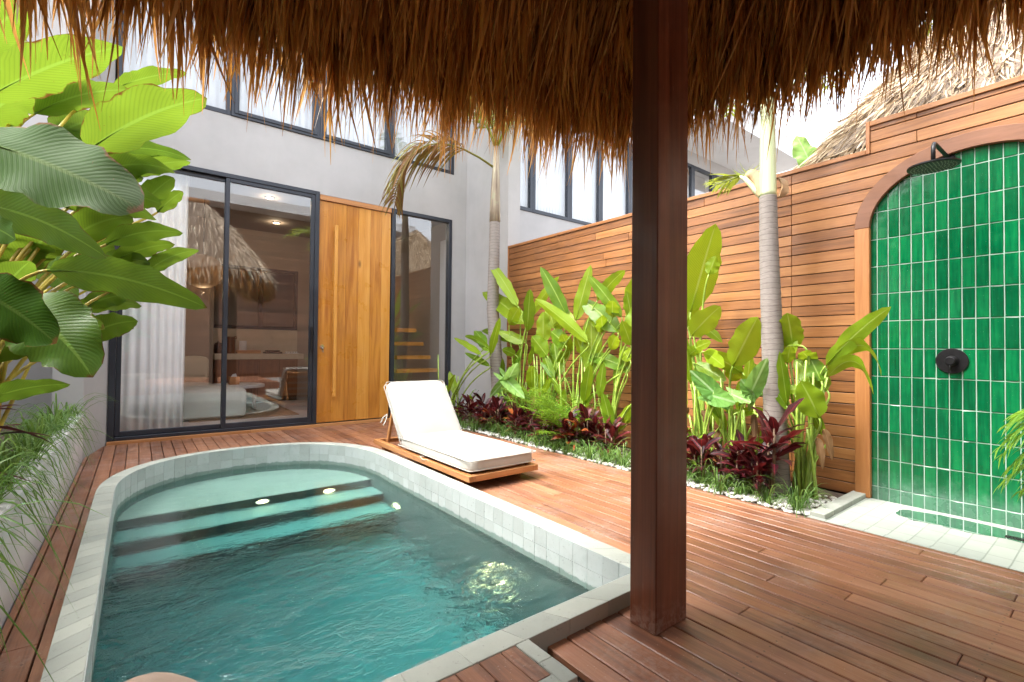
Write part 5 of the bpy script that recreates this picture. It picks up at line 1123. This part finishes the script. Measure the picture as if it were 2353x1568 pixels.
# underside strands along the slope
un = MB(); I_, F_ = pick(5200, vis); S, D, Ls, Ws, T = [], [], [], [], []
for i, f in zip(I_, F_):
    t = .02 + rg2.random() ** 1.3 * .55; s = surf(i, f, t, -.02 - abs(rg2.normal(0, .05))); d = downdir(i, f, t); dd = d + np.array([0, 0, -.25 * rg2.random()]) + rg2.normal(0, .10, 3)
    S.append(s); D.append(dd); Ls.append(min(rg2.uniform(.35, .8), t * 2.2 + rg2.uniform(.12, .30))); Ws.append(rg2.uniform(.005, .015)); T.append(float(np.clip(rg2.normal(.5, .25), 0, 1)))
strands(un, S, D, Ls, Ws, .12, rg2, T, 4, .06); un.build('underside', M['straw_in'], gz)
# outside
ou = MB(); allw = lambda x, y: 1.0 if y > -.5 else .3
I_, F_ = pick(5200, allw); S, D, Ls, Ws, T = [], [], [], [], []
for i, f in zip(I_, F_):
    t = rg2.random() * .98; s = surf(i, f, t, .145); d = downdir(i, f, min(t, .95)); dd = d + np.array([0, 0, .10 * rg2.random()]) + rg2.normal(0, .10, 3)
    S.append(s); D.append(dd); Ls.append(rg2.uniform(.25, .5)); Ws.append(rg2.uniform(.01, .022)); T.append(float(np.clip(rg2.normal(.5, .28), 0, 1)))
strands(ou, S, D, Ls, Ws, .1, rg2, T, 3, .08); ou.build('outer_thatch', M['straw_out'], gz)
b = MB(); b.tube([(-.2, -.17, 4.5), (1.3, -.17, 4.5)], .06, 10); b.build('ridge_pole', M['teak_x'], gz, smooth=True)

# second thatched roof behind the fence
g2 = thing('thatched_pavilion', 'neighbouring pavilion whose pale sunlit thatched roof rises behind the timber fence', 'pavilion', (6.2, .3, 2.4))
lp2 = []; rc = 1.0; X1, Y1, X0, Y0 = 8.0, 2.30, 4.55, -3.2
lp2 += [(X0 + rc + (X1 - X0 - 2 * rc) * k / 8, Y1) for k in range(8)] + arc(X1 - rc, Y1 - rc, PI / 2, 0) + [(X1, Y1 - rc - (Y1 - Y0 - 2 * rc) * k / 10) for k in range(1, 10)] + arc(X1 - rc, Y0 + rc, 0, -PI / 2) + [(X1 - rc - (X1 - X0 - 2 * rc) * k / 8, Y0) for k in range(1, 8)] + arc(X0 + rc, Y0 + rc, -PI / 2, -PI) + [(X0, Y0 + rc + (Y1 - Y0 - 2 * rc) * k / 14) for k in range(1, 14)] + arc(X0 + rc, Y1 - rc, PI, PI / 2)[:-1]
surf2, P2, ze2 = thatch_roof('n', g2, lp2, None, lambda x, y: 1.95, (6.25, -1.4), (6.25, .85), 4.25, eave_h=.45, thick=.2)
P, ze = P2, ze2; npt = len(P); seglen = np.array([np.linalg.norm(P[(i + 1) % npt] - P[i]) for i in range(npt)])
ou = MB(); I_, F_ = pick(9000, lambda x, y: 1.0 if x < 6.5 and y > -1.6 else .05); S, D, Ls, Ws, T = [], [], [], [], []
for i, f in zip(I_, F_):
    t = rg2.random() * .98; s = surf2(i, f, t, .20); a = surf2(i, f, min(t, .95), 0); b_ = surf2(i, f, min(t, .95) + .03, 0); d = (a - b_) / np.linalg.norm(a - b_); dd = d + np.array([0, 0, .16 * rg2.random()]) + rg2.normal(0, .12, 3)
    S.append(s); D.append(dd); Ls.append(rg2.uniform(.16, .36)); Ws.append(rg2.uniform(.008, .018)); T.append(float(np.clip(rg2.normal(.6, .3), 0, 1)))
strands(ou, S, D, Ls, Ws, .05, rg2, T, 3, .1); ou.build('outer_thatch', strawmat('sunlit thatch', (.14, .09, .055), (.42, .31, .2), (.74, .62, .46), .08, .8), g2)
for (xx, yy_) in ((4.9, 1.9), (7.6, 1.9), (4.9, -2.8), (7.6, -2.8)): b = MB(); b.box(xx, xx + .15, yy_, yy_ + .15, -.07, 2.75, .3); b.build('post', M['post'], g2)

# ================================================================== LOUNGER
lo = thing('sun_lounger', 'low wooden sun lounger with cream cushions and raised back beside the pool', 'sun lounger', (2.27, 3.9, 0))
LX0, LX1, LY0, LY1 = 1.932, 2.60, 2.985, 4.80
b = MB(); b.box(LX0, LX0 + .05, LY0, LY1, .066, .112, .4); b.build('side_rail', M['teak'], lo, bevel=.003)
b = MB(); b.box(LX1 - .05, LX1, LY0, LY1, .066, .112, .7); b.build('side_rail', M['teak'], lo, bevel=.003)
b = MB(); b.box(LX0 + .0505, LX1 - .0505, LY0, LY0 + .045, .066, .112, .6); b.build('end_rail', M['teak_x'], lo, bevel=.003); b = MB(); b.box(LX0 + .0505, LX1 - .0505, LY1 - .045, LY1, .066, .112, .3); b.build('end_rail', M['teak_x'], lo, bevel=.003)
for k in range(9): b = MB(); y_ = LY0 + .10 + k * .13; b.box(LX0 + .0505, LX1 - .0505, y_, y_ + .075, .078, .100, random.random()); b.build('slat', M['teak_x'], lo, bevel=.002)
for xx in (LX0 + .03, LX1 - .1):
    for yy_ in (LY0 + .18, LY1 - .22): b = MB(); b.box(xx, xx + .07, yy_, yy_ + .07, .001, .0655, .3); b.build('leg', M['teak'], lo, bevel=.003)
HY, HZ = 4.21, .125; ANG = math.atan2(.50, .40); BL = .66
du = Vector((0, math.cos(ANG), math.sin(ANG))); nu_ = Vector((0, -math.sin(ANG), math.cos(ANG)))
bk = MB()
for xx in (LX0 + .06, LX1 - .10): bk.beam(Vector((xx + .02, HY, HZ)) - nu_ * .01, Vector((xx + .02, HY, HZ)) + du * BL - nu_ * .01, .04, .03, .4, up=(1, 0, 0))
for k in range(5): c = Vector((0, HY, HZ)) + du * (.06 + k * .135); bk.beam(Vector((LX0 + .105, c.y, c.z)), Vector((LX1 - .105, c.y, c.z)), .07, .02, random.random(), up=nu_)
bk.build('back_frame', M['teak'], lo, bevel=.002)
pr = MB()
for xx in (LX0 + .075, LX1 - .075): pr.beam((xx, HY + .27, HZ + .36), (xx, HY + .40, .10), .04, .025, .6, up=(1, 0, 0))
pr.beam((LX0 + .06, HY + .405, .125), (LX1 - .06, HY + .405, .125), .04, .025, .4); pr.build('prop', M['teak'], lo, bevel=.002)
softbox('seat_cushion', M['cushion'], lo, LX0 + .02, LX1 - .005, LY0 + .02, 4.26, .116, .238, .012, .035)
rot = Matrix.Rotation(ANG, 4, 'X'); cc = Vector(((LX0 + LX1) / 2 + .008, HY, HZ)) + du * (.335 + .0) + nu_ * .068
o = softbox('back_cushion', M['cushion'], lo, cc.x - .322, cc.x + .322, cc.y - .335, cc.y + .335, cc.z - .05, cc.z + .05, .012, .032, rot=rot)
def piping(parent, x0, x1, y0, y1, zs, r=.03, rot=None, c=None):
    m_ = MB()
    for z in zs:
        pts = []
        for (cx_, cy_, a0) in ((x1 - r, y1 - r, 0), (x0 + r, y1 - r, 90), (x0 + r, y0 + r, 180), (x1 - r, y0 + r, 270)):
            for k in range(5): a = math.radians(a0 + 22.5 * k); pts.append(Vector((cx_ + r * math.cos(a), cy_ + r * math.sin(a), z)))
        pts.append(pts[0])
        if rot is not None: pts = [rot @ (p_ - c) + c for p_ in pts]
        m_.tube(pts, .004, 6)
    o_ = m_.build('piping', M['cushion'], parent, smooth=True); return o_
piping(lo, LX0 + .016, LX1 - .001, LY0 + .016, 4.264, (.142, .214))
piping(lo, cc.x - .326, cc.x + .326, cc.y - .339, cc.y + .339, (cc.z - .026, cc.z + .026), rot=rot.to_3x3(), c=cc)
tm = MB()
def ribbon(pts, w): 
    pts = [Vector(p) for p in pts]; vs = []
    for p in pts: vs += [p + Vector((0, -w / 2, 0)), p + Vector((0, w / 2, 0)), p + Vector((.003, w / 2, 0)), p + Vector((.003, -w / 2, 0))]
    fs = []
    for k in range(len(pts) - 1): fs += [(4 * k + a, 4 * k + (a + 1) % 4, 4 * k + 4 + (a + 1) % 4, 4 * k + 4 + a) for a in range(4)]
    tm.add(vs, fs)
hp = Vector((LX0 + .0, HY, HZ)) + du * .36
ribbon([hp + Vector((-.0, .03, .0)), hp + Vector((-.025, .06, -.03)), hp + Vector((-.035, .10, -.09))], .02); ribbon([hp + Vector((0, .03, 0)), hp + Vector((-.015, .02, -.05)), hp + Vector((-.03, .05, -.11))], .018)
ribbon([(LX0 + .03, 3.72, .13), (LX0 - .008, 3.75, .125), (LX0 - .012, 3.70, .108), (LX0 + .005, 3.62, .118)], .015)
tm.build('tie', M['cushion'], lo)
# cushion corner of a daybed under the pavilion
db = thing('daybed', 'tan cushioned daybed under the pavilion, only a cushion corner showing', 'daybed', (-.3, .7, 0))
rz = Matrix.Rotation(math.radians(28), 4, 'Z')
softbox('cushion', M['tan'], db, -.338, .282, .213, 1.073, .34, .457, .01, .04, rot=rz)
b = MB(); b.box(-.30, .12, .30, .85, .001, .335, .5); b.build('base', M['teak_x'], db, bevel=.004)

# ================================================================== REAR HOUSE (seen in the glass)
rh = thing('rear_house', 'two storey house across the courtyard with dark timber cladding, seen mirrored in the glass', 'house', (2, -5, 0))
b = MB(); b.box(-6, 9, -6.2, -6, -.07, 5.86); b.build('wall', M['cabinet'], rh)
cl = MB()
for k in range(44): cl.box(-1.2, 9, -6.02, -5.97, .1 + .13 * k, .222 + .13 * k, random.random())
cl.build('cladding', M['clad'], rh); boxobj('roof', M['concrete'], rh, 1.0, 9.2, -11, -5.2, 5.87, 6.2)
#@@END
